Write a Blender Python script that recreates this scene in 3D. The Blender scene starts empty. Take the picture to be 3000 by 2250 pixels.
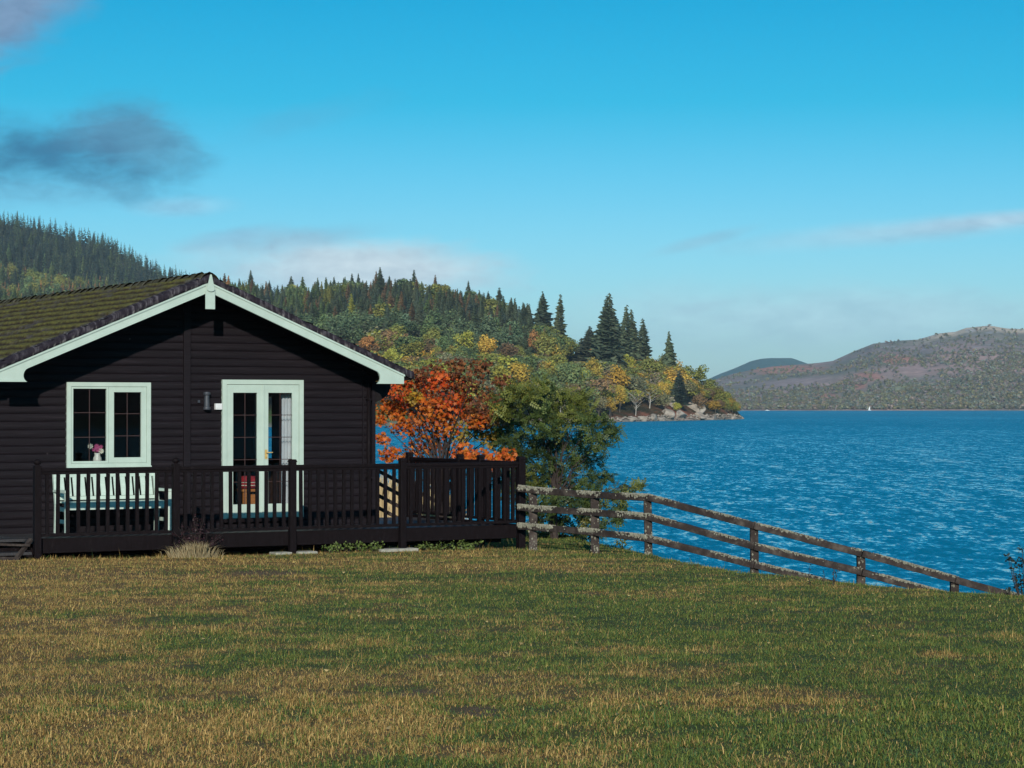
import bpy, bmesh, math, random
import numpy as np
from mathutils import Vector
random.seed(7); RNG = np.random.default_rng(11)
S = bpy.context.scene; COL = S.collection
rad = math.radians

# ------------------------------------------------------------------ camera
F = 6667.0; PITCH = math.atan(65 / F); EYE = 1.65
cd = bpy.data.cameras.new('camera'); cd.lens = 80.0; cd.sensor_width = 36.0; cd.clip_start = 0.5; cd.clip_end = 30000
cam = bpy.data.objects.new('camera', cd); COL.objects.link(cam)
cam.location = (0, 0, EYE); cam.rotation_euler = (rad(90) + PITCH, 0, 0); S.camera = cam

def at(px, py, D):
    """photo direction -> world point at forward distance D (used to measure the place)"""
    cx = (px - 1500) / F; cy = (1125 - py) / F
    y = math.cos(PITCH) - cy * math.sin(PITCH); z = math.sin(PITCH) + cy * math.cos(PITCH)
    return Vector((cx / y * D, D, EYE + z / y * D))

# ------------------------------------------------------------------ tags
def tag(o, label=None, cat=None, group=None, kind=None):
    if label: o['label'] = label
    if cat: o['category'] = cat
    if group: o['group'] = group
    if kind: o['kind'] = kind
    return o
def thing(name, label, cat, loc=(0, 0, 0), rz=0.0, group=None):
    o = bpy.data.objects.new(name, None); COL.objects.link(o)
    o.location = loc; o.rotation_euler = (0, 0, rz); o.empty_display_size = 0.2
    return tag(o, label, cat, group)

# ------------------------------------------------------------------ materials
def nodes(name):
    m = bpy.data.materials.new(name); m.use_nodes = True
    nt = m.node_tree; nt.nodes.clear()
    out = nt.nodes.new('ShaderNodeOutputMaterial')
    return m, nt, out
def N(nt, t, **kw):
    n = nt.nodes.new(t)
    for k, v in kw.items():
        if k in n.inputs: n.inputs[k].default_value = v
        else: setattr(n, k, v)
    return n
def LK(nt, a, b): nt.links.new(a, b)
def ramp(nt, fac, stops):
    r = nt.nodes.new('ShaderNodeValToRGB'); e = r.color_ramp.elements
    while len(e) < len(stops): e.new(0.5)
    for i, (p, c) in enumerate(stops): e[i].position = p; e[i].color = (*c, 1)
    LK(nt, fac, r.inputs['Fac']); return r.outputs['Color']
def noise(nt, scale=5, detail=4, rough=0.6, stretch=(1, 1, 1), coord='Object', dist=0.0):
    tc = nt.nodes.new('ShaderNodeTexCoord'); mp = nt.nodes.new('ShaderNodeMapping')
    mp.inputs['Scale'].default_value = stretch
    LK(nt, tc.outputs[coord], mp.inputs['Vector'])
    n = N(nt, 'ShaderNodeTexNoise', Scale=scale, Detail=detail, Roughness=rough, Distortion=dist)
    LK(nt, mp.outputs[0], n.inputs['Vector']); return n.outputs['Fac']
def mat(name, stops, scale=6, stretch=(1, 1, 1), rough=0.6, bump=0.3, bscale=None, spec=0.5, bdist=0.01, detail=5):
    m, nt, out = nodes(name)
    p = N(nt, 'ShaderNodeBsdfPrincipled', Roughness=rough); p.inputs['Specular IOR Level'].default_value = spec
    f = noise(nt, scale, detail, 0.62, stretch)
    LK(nt, ramp(nt, f, stops), p.inputs['Base Color'])
    if bump:
        b = N(nt, 'ShaderNodeBump', Strength=bump, Distance=bdist)
        LK(nt, noise(nt, bscale or scale * 3, 4, 0.6, stretch), b.inputs['Height']); LK(nt, b.outputs[0], p.inputs['Normal'])
    LK(nt, p.outputs[0], out.inputs[0]); return m
def leafmat(name, trans=0.3, rough=0.6, use_obj=False, spec=0.3):
    m, nt, out = nodes(name)
    at_ = N(nt, 'ShaderNodeAttribute', attribute_name='Col'); c = at_.outputs['Color']
    if use_obj:
        oi = nt.nodes.new('ShaderNodeObjectInfo'); mx = N(nt, 'ShaderNodeMix', data_type='RGBA', blend_type='MULTIPLY')
        mx.inputs[0].default_value = 1; LK(nt, c, mx.inputs[6]); LK(nt, oi.outputs['Color'], mx.inputs[7]); c = mx.outputs[2]
    p = N(nt, 'ShaderNodeBsdfPrincipled', Roughness=rough); p.inputs['Specular IOR Level'].default_value = spec
    t = nt.nodes.new('ShaderNodeBsdfTranslucent'); mx = N(nt, 'ShaderNodeMixShader', Fac=trans)
    LK(nt, c, p.inputs['Base Color']); LK(nt, c, t.inputs['Color'])
    LK(nt, p.outputs[0], mx.inputs[1]); LK(nt, t.outputs[0], mx.inputs[2]); LK(nt, mx.outputs[0], out.inputs[0]); return m
def vcol(name, rough=0.95, bump=0.0, bscale=3.0, bdist=0.05, mscale=None, mamt=0.0):
    m, nt, out = nodes(name)
    a = N(nt, 'ShaderNodeAttribute', attribute_name='Col'); c = a.outputs['Color']
    p = N(nt, 'ShaderNodeBsdfPrincipled', Roughness=rough); p.inputs['Specular IOR Level'].default_value = 0.15
    if mscale:
        f = noise(nt, mscale, 6, 0.7); r = ramp(nt, f, [(0.3, (1 - mamt,) * 3), (0.7, (1 + mamt,) * 3)])
        mx = N(nt, 'ShaderNodeMix', data_type='RGBA', blend_type='MULTIPLY'); mx.inputs[0].default_value = 1
        LK(nt, c, mx.inputs[6]); LK(nt, r, mx.inputs[7]); c = mx.outputs[2]
    LK(nt, c, p.inputs['Base Color'])
    if bump:
        b = N(nt, 'ShaderNodeBump', Strength=bump, Distance=bdist); LK(nt, noise(nt, bscale, 6, 0.65), b.inputs['Height']); LK(nt, b.outputs[0], p.inputs['Normal'])
    LK(nt, p.outputs[0], out.inputs[0]); return m

M = {}
M['siding'] = mat('black_stained_siding', [(0.22, (0.0042, 0.0028, 0.0040)), (0.55, (0.0090, 0.0061, 0.0088)), (0.8, (0.021, 0.0155, 0.0200))], 5, (.35, 4, 9), 0.65, 0.35, spec=0.18)
nt = M['siding'].node_tree; pb = [n for n in nt.nodes if n.type == 'BSDF_PRINCIPLED'][0]; src = pb.inputs['Base Color'].links[0].from_socket
tcn = nt.nodes.new('ShaderNodeTexCoord'); vo = N(nt, 'ShaderNodeTexVoronoi', Scale=2.6); LK(nt, tcn.outputs['Object'], vo.inputs['Vector'])
kn = ramp(nt, vo.outputs['Distance'], [(0.0, (1, 1, 1)), (0.022, (0.6, .6, .6)), (0.045, (0, 0, 0))]); mxk = N(nt, 'ShaderNodeMix', data_type='RGBA'); LK(nt, kn, mxk.inputs[0]); LK(nt, src, mxk.inputs[6]); mxk.inputs[7].default_value = (.085, .07, .075, 1); LK(nt, mxk.outputs[2], pb.inputs['Base Color'])
M['stain'] = mat('black_stained_timber', [(0.25, (0.0036, 0.0018, 0.0024)), (0.6, (0.0068, 0.0040, 0.0052)), (0.85, (0.020, 0.015, 0.016))], 9, (3, 3, 1), 0.7, 0.4, spec=0.12)
M['deckwood'] = mat('weathered_deck_boards', [(0.25, (0.013, 0.010, 0.011)), (0.6, (0.03, 0.026, 0.028)), (0.85, (0.07, 0.065, 0.07))], 8, (8, 1, 2), 0.55, 0.4)
M['soffit'] = mat('dark_brown_soffit', [(0.3, (0.006, 0.004, 0.005)), (0.7, (0.011, 0.008, 0.009))], 8, (1, 3, 1), 0.7, 0.2, spec=0.2)
M['sage'] = mat('sage_green_paint', [(0.2, (0.375, 0.465, 0.405)), (0.55, (0.43, 0.52, 0.455)), (0.8, (0.47, 0.565, 0.50))], 5, (1, 1, 1), 0.45, 0.12, 60, bdist=0.003)
M['sage2'] = mat('weathered_sage_paint', [(0.2, (0.39, 0.48, 0.42)), (0.55, (0.47, 0.57, 0.50)), (0.8, (0.52, 0.62, 0.55))], 9, (1, 1, 3), 0.55, 0.2, 40, bdist=0.004)
M['lead'] = mat('dark_glazing_bar', [(0.3, (0.035, 0.016, 0.015)), (0.7, (0.055, 0.025, 0.022))], 30, rough=0.5, bump=0)
M['iron'] = mat('dark_iron', [(0.3, (0.03, 0.035, 0.045)), (0.7, (0.055, 0.06, 0.075))], 30, rough=0.45, bump=0.1)
M['whiteplastic'] = mat('white_plastic', [(0.3, (0.6, 0.6, 0.6)), (0.7, (0.7, 0.7, 0.7))], 20, rough=0.4, bump=0)
M['gold'] = mat('aged_brass', [(0.3, (0.45, 0.30, 0.10)), (0.7, (0.6, 0.42, 0.16))], 30, rough=0.35, bump=0)
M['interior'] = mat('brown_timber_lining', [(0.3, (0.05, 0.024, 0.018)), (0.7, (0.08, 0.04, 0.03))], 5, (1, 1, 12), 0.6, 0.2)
M['curtain'] = mat('white_curtain_cloth', [(0.3, (0.55, 0.56, 0.6)), (0.7, (0.68, 0.69, 0.72))], 14, (1, 1, 0.2), 0.9, 0.2)
M['bluecloth'] = mat('blue_grey_cloth', [(0.3, (0.035, 0.042, 0.075)), (0.7, (0.05, 0.058, 0.095))], 8, (1, 1, 0.3), 0.95, 0.2, spec=0.1)
M['redcloth'] = mat('red_cloth', [(0.3, (0.28, 0.012, 0.02)), (0.7, (0.42, 0.02, 0.035))], 20, rough=0.9)
M['pine'] = mat('orange_pine_wood', [(0.25, (0.36, 0.12, 0.03)), (0.7, (0.55, 0.21, 0.06))], 9, (1, 1, 8), 0.5, 0.2)
M['railwood'] = mat('weathered_rail_wood', [(0.2, (0.016, 0.012, 0.011)), (0.5, (0.038, 0.028, 0.025)), (0.8, (0.12, 0.098, 0.082))], 7, (1, 1, 1), 0.85, 0.6, 30, bdist=0.012, spec=0.2)
M['lichen'] = mat('pale_lichen', [(0.25, (0.12, 0.11, 0.085)), (0.55, (0.26, 0.245, 0.19)), (0.8, (0.42, 0.40, 0.32))], 18, rough=0.95, bump=0.6, bscale=60, bdist=0.01, spec=0.1)
M['paleboard'] = mat('pale_weathered_board', [(0.25, (0.42, 0.33, 0.20)), (0.6, (0.58, 0.48, 0.30)), (0.85, (0.66, 0.56, 0.38))], 9, (2, 1, 8), 0.8, 0.4)
M['slab'] = mat('pale_concrete', [(0.25, (0.22, 0.21, 0.18)), (0.7, (0.38, 0.36, 0.30))], 14, rough=0.95, bump=0.5, bdist=0.01)
M['rock'] = mat('cream_rock', [(0.25, (0.10, 0.08, 0.07)), (0.5, (0.30, 0.26, 0.22)), (0.8, (0.55, 0.50, 0.43))], 0.9, rough=0.95, bump=0.8, bscale=1.6, bdist=0.5, spec=0.1, detail=8)
M['bark'] = mat('grey_brown_bark', [(0.25, (0.05, 0.04, 0.03)), (0.7, (0.14, 0.12, 0.10))], 9, (3, 3, 0.6), 0.95, 0.6, bdist=0.03)
M['palebark'] = mat('pale_birch_bark', [(0.25, (0.22, 0.20, 0.17)), (0.7, (0.48, 0.45, 0.40))], 2, (3, 3, 1), 0.9, 0.3)
M['twig'] = mat('dark_brown_twig', [(0.3, (0.025, 0.016, 0.014)), (0.7, (0.05, 0.035, 0.03))], 20, rough=0.9, bump=0)
M['hull'] = mat('white_boat_paint', [(0.3, (0.75, 0.75, 0.75)), (0.7, (0.82, 0.82, 0.82))], 1, rough=0.4, bump=0)
M['ceramic'] = mat('white_ceramic', [(0.3, (0.7, 0.68, 0.62)), (0.7, (0.78, 0.76, 0.7))], 12, rough=0.3, bump=0)
M['petal_w'] = mat('cream_petal', [(0.3, (0.7, 0.65, 0.5)), (0.7, (0.85, 0.8, 0.68))], 30, rough=0.7, bump=0)
M['petal_p'] = mat('pink_petal', [(0.3, (0.35, 0.04, 0.14)), (0.7, (0.6, 0.12, 0.28))], 30, rough=0.7, bump=0)
M['leaf'] = leafmat('leaf_of_near_plants', 0.3, 0.5)
M['crown'] = leafmat('tree_crown_foliage', 0.22, 0.8, use_obj=True, spec=0.15)
M['grass'] = leafmat('grass_blades', 0.25, 0.7, spec=0.2)
M['lawn'] = vcol('lawn_soil_and_thatch', 1.0, 0.7, 25, 0.02, 40, 0.35)
M['land'] = vcol('hill_ground', 1.0, 0.6, 0.08, 4.0, 0.06, 0.35)
M['roof'] = vcol('mossy_roof', 1.0, 0.6, 30, 0.02, 22, 0.45)

def glass_mat():
    m, nt, out = nodes('window_glass')
    g = N(nt, 'ShaderNodeBsdfGlossy', Roughness=0.01); t = nt.nodes.new('ShaderNodeBsdfTransparent'); t.inputs[0].default_value = (0.86, 0.88, 0.88, 1)
    fr = N(nt, 'ShaderNodeFresnel', IOR=1.75); mx = nt.nodes.new('ShaderNodeMixShader')
    ge = nt.nodes.new('ShaderNodeNewGeometry'); inv = N(nt, 'ShaderNodeMath', operation='SUBTRACT'); inv.inputs[0].default_value = 1; LK(nt, ge.outputs['Backfacing'], inv.inputs[1]); ml = N(nt, 'ShaderNodeMath', operation='MULTIPLY'); LK(nt, fr.outputs[0], ml.inputs[0]); LK(nt, inv.outputs[0], ml.inputs[1])
    LK(nt, ml.outputs[0], mx.inputs[0]); LK(nt, t.outputs[0], mx.inputs[1]); LK(nt, g.outputs[0], mx.inputs[2]); LK(nt, mx.outputs[0], out.inputs[0]); return m
M['glass'] = glass_mat()

# ------------------------------------------------------------------ mesh helpers
class MB:
    def __init__(s): s.v = []; s.f = []; s.c = []
    def add(s, vs, fs):
        o = len(s.v); s.v += [tuple(p) for p in vs]; s.f += [tuple(i + o for i in f) for f in fs]
    def box(s, x0, x1, y0, y1, z0, z1):
        s.add([(x, y, z) for z in (z0, z1) for y in (y0, y1) for x in (x0, x1)],
              [(0, 2, 3, 1), (4, 5, 7, 6), (0, 1, 5, 4), (2, 6, 7, 3), (0, 4, 6, 2), (1, 3, 7, 5)])
    def beam(s, a, b, w, h, up=(0, 0, 1), seg=1, jit=0.0, rnd=None):
        """rectangular bar from a to b, w across, h along up"""
        a = Vector(a); b = Vector(b); d = (b - a).normalized(); side = d.cross(Vector(up)).normalized(); upv = side.cross(d).normalized()
        rings = []
        for i in range(seg + 1):
            p = a.lerp(b, i / seg)
            if jit and rnd: p = p + upv * rnd.uniform(-jit, jit) + side * rnd.uniform(-jit, jit)
            k = 1 + (rnd.uniform(-jit, jit) * 6 if jit and rnd else 0)
            rings.append([p + side * (sx * w / 2 * k) + upv * (sy * h / 2 * k) for sx, sy in ((-1, -1), (1, -1), (1, 1), (-1, 1))])
        vs = [p for r in rings for p in r]; fs = [(3, 2, 1, 0), tuple(4 * seg + k for k in range(4))]
        for i in range(seg):
            for k in range(4): fs.append((4 * i + k, 4 * i + (k + 1) % 4, 4 * i + 4 + (k + 1) % 4, 4 * i + 4 + k))
        s.add(vs, fs)
    def tube(s, pts, radii, n=6):
        pts = [Vector(p) for p in pts]; vs = []; fs = []
        for i, p in enumerate(pts):
            d = (pts[min(i + 1, len(pts) - 1)] - pts[max(i - 1, 0)])
            d = d.normalized() if d.length > 1e-9 else Vector((0, 0, 1))
            a = d.cross(Vector((0.31, 0.9, 0.17))).normalized(); b = d.cross(a)
            r = radii[i] if hasattr(radii, '__len__') else radii
            for k in range(n):
                t = 2 * math.pi * k / n; vs.append(p + a * math.cos(t) * r + b * math.sin(t) * r)
        for i in range(len(pts) - 1):
            for k in range(n): fs.append((i * n + k, i * n + (k + 1) % n, (i + 1) * n + (k + 1) % n, (i + 1) * n + k))
        fs.append(tuple(range(n))[::-1]); fs.append(tuple((len(pts) - 1) * n + k for k in range(n)))
        s.add(vs, fs)
    def prism(s, poly, f0, f1):
        """extrude polygon (list of 2D) between mapping functions f0(a,b), f1(a,b)"""
        n = len(poly); vs = [f0(*p) for p in poly] + [f1(*p) for p in poly]
        fs = [tuple(range(n))[::-1], tuple(range(n, 2 * n))] + [(i, (i + 1) % n, n + (i + 1) % n, n + i) for i in range(n)]
        s.add(vs, fs)
    def lathe(s, prof, c=(0, 0, 0), n=16):
        vs = []; fs = []
        for r, z in prof:
            for k in range(n): t = 2 * math.pi * k / n; vs.append((c[0] + r * math.cos(t), c[1] + r * math.sin(t), c[2] + z))
        for i in range(len(prof) - 1):
            for k in range(n): fs.append((i * n + k, i * n + (k + 1) % n, (i + 1) * n + (k + 1) % n, (i + 1) * n + k))
        s.add(vs, fs)
    def build(s, name, material, parent=None, smooth=False, bevel=0.0, loc=None, fix=True):
        me = bpy.data.meshes.new(name); me.from_pydata([tuple(v) for v in s.v], [], s.f)
        if fix:
            bm = bmesh.new(); bm.from_mesh(me); bmesh.ops.recalc_face_normals(bm, faces=bm.faces); bm.to_mesh(me); bm.free()
        if s.c:
            a = me.color_attributes.new('Col', 'FLOAT_COLOR', 'POINT'); a.data.foreach_set('color', np.array(s.c, dtype=np.float32).ravel())
        if smooth: me.polygons.foreach_set('use_smooth', [True] * len(me.polygons))
        me.materials.append(material); o = bpy.data.objects.new(name, me); COL.objects.link(o)
        if loc: o.location = loc
        if parent: o.parent = parent
        if bevel: b = o.modifiers.new('bevel', 'BEVEL'); b.width = bevel; b.segments = 2; b.limit_method = 'ANGLE'
        return o

def arr_mesh(name, verts, tris, cols, material, parent=None, smooth=False):
    """triangle mesh straight from numpy arrays, one colour per vertex"""
    me = bpy.data.meshes.new(name); nv, nt_ = len(verts), len(tris)
    me.vertices.add(nv); me.vertices.foreach_set('co', np.asarray(verts, np.float32).ravel())
    me.loops.add(nt_ * 3); me.loops.foreach_set('vertex_index', np.asarray(tris, np.int32).ravel())
    me.polygons.add(nt_); me.polygons.foreach_set('loop_start', np.arange(0, nt_ * 3, 3, dtype=np.int32))
    if smooth: me.polygons.foreach_set('use_smooth', np.ones(nt_, bool))
    me.update(calc_edges=True)
    if cols is not None:
        c4 = np.ones((nv, 4), np.float32); c4[:, :3] = cols
        a = me.color_attributes.new('Col', 'FLOAT_COLOR', 'POINT'); a.data.foreach_set('color', c4.ravel())
    me.materials.append(material)
    if name is None: return me
    o = bpy.data.objects.new(name, me); COL.objects.link(o)
    if parent: o.parent = parent
    return o

def vnoise(x, y, seed=0):
    x = np.asarray(x, float); y = np.asarray(y, float)
    xi = np.floor(x).astype(np.int64); yi = np.floor(y).astype(np.int64); xf = x - xi; yf = y - yi
    def h(a, b):
        n = (a * 374761393 + b * 668265263 + seed * 1442695041) & 0xffffffff
        n = ((n ^ (n >> 13)) * 1274126177) & 0xffffffff
        return ((n ^ (n >> 16)) & 0xffff) / 65535.0
    u = xf * xf * (3 - 2 * xf); v = yf * yf * (3 - 2 * yf)
    return (h(xi, yi) * (1 - u) + h(xi + 1, yi) * u) * (1 - v) + (h(xi, yi + 1) * (1 - u) + h(xi + 1, yi + 1) * u) * v
def fbm(x, y, seed=0, oct=4):
    t = 0; a = 1; s = 0
    for i in range(oct): t = t + a * vnoise(x * 2 ** i, y * 2 ** i, seed + i * 17); s += a; a *= 0.55
    return t / s
def sstep(a, b, x): t = np.clip((np.asarray(x, float) - a) / (b - a), 0, 1); return t * t * (3 - 2 * t)
def mixc(a, b, t): t = np.asarray(t)[..., None]; return np.asarray(a) * (1 - t) + np.asarray(b) * t
def grid_tris(nr, nc):
    i = np.arange(nr * nc).reshape(nr, nc); a = i[:-1, :-1].ravel(); b = i[:-1, 1:].ravel(); c = i[1:, 1:].ravel(); d = i[1:, :-1].ravel()
    return np.concatenate([np.stack([a, b, c], 1), np.stack([a, c, d], 1)])

# ------------------------------------------------------------------ lawn
WATER = -3.35
CX = [-400, -60, -20, -8, 0.2, 1.0, 1.5, 1.95, 2.83, 3.8, 4.54, 5.06, 7, 10, 14, 18, 24, 34, 400]
CY = [150, 70, 56, 49, 43.5, 39, 35, 31.8, 26.6, 24.6, 23.3, 22.5, 20, 16, 8, -10, -60, -300, -310]
def lawn_z(x, y):
    x = np.asarray(x, float); y = np.asarray(y, float)
    g0 = 0.05 - 0.022 * (np.clip(y, -10, 60) - 10)
    s = np.maximum(y - np.interp(x, CX, CY), 0)
    g = g0 - 0.08 * s - 0.0048 * s * s
    g = g + 0.05 * (fbm(x * 0.45, y * 0.45, 3) - 0.5) + 0.045 * (fbm(x * 1.7, y * 1.7, 5) - 0.5)
    return np.maximum(g, -9)
PATCH = [(-0.2, 12.4, .16, .30, 'd'), (-0.6, 13.29, .18, .22, 'd'), (-2.9, 26.8, .45, .8, 'd'), (2.97, 15.8, .16, .28, 'r'), (-1.96, 14.67, .26, .45, 'g'), (-2.71, 19.2, .5, .9, 'g'), (-1.9, 20.5, .5, .8, 'g'),
         (-0.64, 15.8, .12, .25, 'd'), (0.0, 13.9, .5, .8, 't'), (1.45, 12.9, .6, .7, 't'), (1.2, 11.8, .45, .5, 'g'), (-0.7, 27.9, 1.3, 1.2, 't'), (-4.5, 26.5, 1.3, 1.5, 'd2')]
def lawn_tone(x, y):
    """dryness 0..1 and bare soil 0..1"""
    n = fbm(x * 0.8, y * 0.7, 21); n2 = fbm(x * 2.6, y * 2.0, 31)
    bias = np.interp(x / np.maximum(y, 1) * F + 1500, [0, 600, 1100, 1500, 2100, 3000], [0.16, 0.11, -0.03, -0.10, -0.11, -0.15])
    bias = bias + np.interp(y, [9, 12, 15, 20, 25, 30, 34], [-0.01, 0.03, 0.02, -0.03, 0.0, 0.12, 0.0])
    d = sstep(0.36, 0.66, n * 0.55 + n2 * 0.45 + bias)
    soil = sstep(0.70, 0.80, fbm(x * 1.9 + 7, y * 1.6, 41)) * 0.7
    for cx, cy, rx, ry, k in PATCH:
        q = np.hypot((x - cx) / rx, (y - cy) / ry) + 0.9 * (n2 - 0.5); w = 1 - sstep(0.6, 1.15, q)
        if k == 'd': soil = np.maximum(soil, w * 0.9)
        if k == 'd2': soil = np.maximum(soil, w * 0.3)
        if k in 'tr': d = np.maximum(d, w * (0.95 if k == 'r' else 0.8))
        if k == 'g': d = d * (1 - w * 0.95)
    return d, soil
def axis(parts):
    return np.concatenate([np.arange(a, b, s) for a, b, s in parts])
gx = axis([(-400, -60, 20), (-60, -20, 3), (-20, -9, 1), (-9, 12, 0.2), (12, 30, 1), (30, 60, 4), (60, 401, 20)])
gy = axis([(-300, -40, 20), (-40, 4, 2), (4, 8, 0.5), (8, 40, 0.2), (40, 80, 1), (80, 120, 5), (120, 200, 20)])
GX, GY = np.meshgrid(gx, gy); GZ = lawn_z(GX, GY)
dd, so = lawn_tone(GX, GY)
gc = mixc((0.060, 0.078, 0.024), (0.165, 0.098, 0.042), dd); gc = mixc(gc, (0.150, 0.092, 0.056), so)
o = arr_mesh('lawn', np.stack([GX, GY, GZ], -1).reshape(-1, 3), grid_tris(len(gy), len(gx)), gc.reshape(-1, 3), M['lawn'], smooth=True)
tag(o, kind='structure')

V, T, Cc = [], [], []
for k in range(260):
    x = RNG.uniform(-3.5, 5.0); y = RNG.uniform(11, 32)
    if abs(x) > .24 * y or y > np.interp(x, CX, CY) + 1: continue
    z = float(lawn_z(x, y)) + .018; an = RNG.uniform(0, 6.28); r = RNG.uniform(.010, .022); b = len(V); q = RNG.random()
    V += [(x + r * math.cos(an), y + r * math.sin(an), z + RNG.uniform(0, .02)), (x - r * .5 * math.sin(an), y + r * .5 * math.cos(an), z + .008), (x - r * math.cos(an), y - r * math.sin(an), z + RNG.uniform(0, .02)), (x + r * .5 * math.sin(an), y - r * .5 * math.cos(an), z)]
    T += [(b, b + 1, b + 2), (b, b + 2, b + 3)]; Cc += [(.55 * q + .18, .42 * q + .12, .18 * q + .06)] * 4
o = arr_mesh('fallen_leaves', np.array(V), np.array(T), np.array(Cc), M['leaf']); tag(o, 'small pale fallen leaves scattered over the lawn', 'leaves', kind='stuff')

# cabin footprint in its own axes
TH = rad(29.4); OX, OY = -4.802, 33.53
def to_cabin(x, y): dx, dy = x - OX, y - OY; return dx * math.cos(TH) + dy * math.sin(TH), -dx * math.sin(TH) + dy * math.cos(TH)
def cabin(u, v, z=0.0): return Vector((OX + u * math.cos(TH) - v * math.sin(TH), OY + u * math.sin(TH) + v * math.cos(TH), z))

def make_grass():
    V, T, Cc = [], [], []; base = 0
    for (y0, y1, dens, seg, hs) in ((8.6, 13, 10500, 2, 1.0), (13, 18, 7000, 1, 1.0), (18, 25, 4000, 1, 1.0), (25, 42, 2000, 1, 1.1)):
        xm0, xm1 = -0.235 * y1 - 1.2, 0.235 * y1 + 1.2
        n = int((xm1 - xm0) * (y1 - y0) * dens)
        x = RNG.uniform(xm0, xm1, n); y = RNG.uniform(y0, y1, n)
        d, s = lawn_tone(x, y); s_ = y - np.interp(x, CX, CY)
        u, v = to_cabin(x, y); under = (v > -1.97) & (v < 11) & (u < 4.45) & (u > -9)
        clump = fbm(x * 6, y * 6, 61, 2)
        keep = (~under) & (s_ < 4) & (RNG.random(n) > s * 0.8) & (RNG.random(n) < 0.45 + clump * 1.0)
        x, y, d, s, clump = x[keep], y[keep], d[keep], s[keep], clump[keep]; n = len(x)
        edge = np.clip(1 - np.abs(to_cabin(x, y)[1] + 2.05) / 0.25, 0, 1)
        z = lawn_z(x, y) - 0.004
        h = hs * RNG.gamma(4, 0.0046, n) * (0.35 + 1.3 * clump) * (1 + 0.9 * edge); long = RNG.random(n) < 0.02; h = np.where(long, h * 2.3, h)
        w = 0.0018 * RNG.uniform(0.7, 1.4, n) * (1 + 0.045 * (y - 9)); a = RNG.uniform(0, 2 * np.pi, n)
        lean = RNG.uniform(0.2, 1.42, n) * h; la = a + np.pi / 2 + RNG.normal(0, 0.5, n)
        dry = RNG.random(n) < (0.10 + 0.68 * d)
        var = RNG.uniform(0.6, 1.35, n)[:, None]
        gcol = mixc((0.095, 0.140, 0.028), (0.250, 0.265, 0.060), RNG.random(n) ** 1.5) * var
        blue = (RNG.random(n) < 0.25)[:, None]; gcol = np.where(blue, np.array((0.065, 0.130, 0.045)) * var, gcol)
        dcol = mixc((0.25, 0.138, 0.040), (0.62, 0.42, 0.155), RNG.random(n)) * var
        c = np.where(dry[:, None], dcol, gcol)
        bx, by = np.cos(a) * w, np.sin(a) * w; tx, ty = np.cos(la) * lean, np.sin(la) * lean
        th = np.sqrt(np.maximum(h * h - lean * lean * 0.47, 1e-6))
        if seg == 2:
            vs = np.stack([np.stack([x - bx, y - by, z], 1), np.stack([x + bx, y + by, z], 1),
                           np.stack([x + tx * .3 - bx * .8, y + ty * .3 - by * .8, z + th * .62], 1), np.stack([x + tx * .3 + bx * .8, y + ty * .3 + by * .8, z + th * .62], 1),
                           np.stack([x + tx, y + ty, z + th], 1)], 1).reshape(-1, 3)
            k = base + 5 * np.arange(n)[:, None]; t = np.concatenate([k + [[0, 1, 3]], k + [[0, 3, 2]], k + [[2, 3, 4]]]); m = 5
        else:
            vs = np.stack([np.stack([x - bx, y - by, z], 1), np.stack([x + bx, y + by, z], 1), np.stack([x + tx, y + ty, z + th], 1)], 1).reshape(-1, 3)
            k = base + 3 * np.arange(n)[:, None]; t = k + [[0, 1, 2]]; m = 3
        V.append(vs); T.append(t); Cc.append(np.repeat(c, m, 0)); base += n * m
    o = arr_mesh('grass', np.concatenate(V), np.concatenate(T), np.concatenate(Cc), M['grass'])
    tag(o, 'short dry and green grass blades covering the lawn', kind='stuff'); o['category'] = 'grass'
make_grass()

# ------------------------------------------------------------------ cabin
cab = thing('log_cabin', 'black stained log cabin with sage green trim and a mossy gable roof', 'cabin', (OX, OY, 0), TH)
SL = 0.4175; HW = 3.069; APEX = 3.43          # roof slope, half width, underside of roof at the ridge
LEN = 11.0; OV = -0.9
def lap(mb, u0, u1, zlo, zhi, openings, gable, axis='u', vpos=0.0, sgn=-1):
    pitch = 0.1155; k = 0; z = zlo
    while z < zhi:
        zs = [z + pitch * t for t in (0.0, 0.10, 0.22, 0.4, 0.6, 0.8, 0.92, 1.0)]
        pr = [0.0, 0.009, 0.014, 0.017, 0.0175, 0.015, 0.009, 0.0]
        for i in range(7):
            za, zb = zs[i], min(zs[i + 1], zhi); zm = (za + zb) / 2
            a, b = u0, u1
            if gable:
                lim = (APEX - 0.02 - zb) / SL
                if lim <= 0.02: continue
                a, b = max(u0, -lim), min(u1, lim)
            cuts = [(a, b)]
            for (oa, ob, oz0, oz1) in openings:
                if oz0 < zm < oz1:
                    new = []
                    for (c, d) in cuts:
                        if ob <= c or oa >= d: new.append((c, d)); continue
                        if oa > c: new.append((c, oa))
                        if ob < d: new.append((ob, d))
                    cuts = new
            for (c, d) in cuts:
                n = max(1, int((d - c) / 1.2))
                for q in range(n):
                    p, r = c + (d - c) * q / n, c + (d - c) * (q + 1) / n
                    if axis == 'u': vs = [(p, vpos + sgn * pr[i], za), (r, vpos + sgn * pr[i], za), (r, vpos + sgn * pr[i + 1], zb), (p, vpos + sgn * pr[i + 1], zb)]
                    else: vs = [(vpos + sgn * pr[i], p, za), (vpos + sgn * pr[i], r, za), (vpos + sgn * pr[i + 1], r, zb), (vpos + sgn * pr[i + 1], p, zb)]
                    mb.add(vs, [(0, 1, 2, 3)])
        z += pitch
WIN = (-1.80, -0.60, 0.80, 1.96); DOOR = (0.60, 1.82, -0.02, 2.0)
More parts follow.
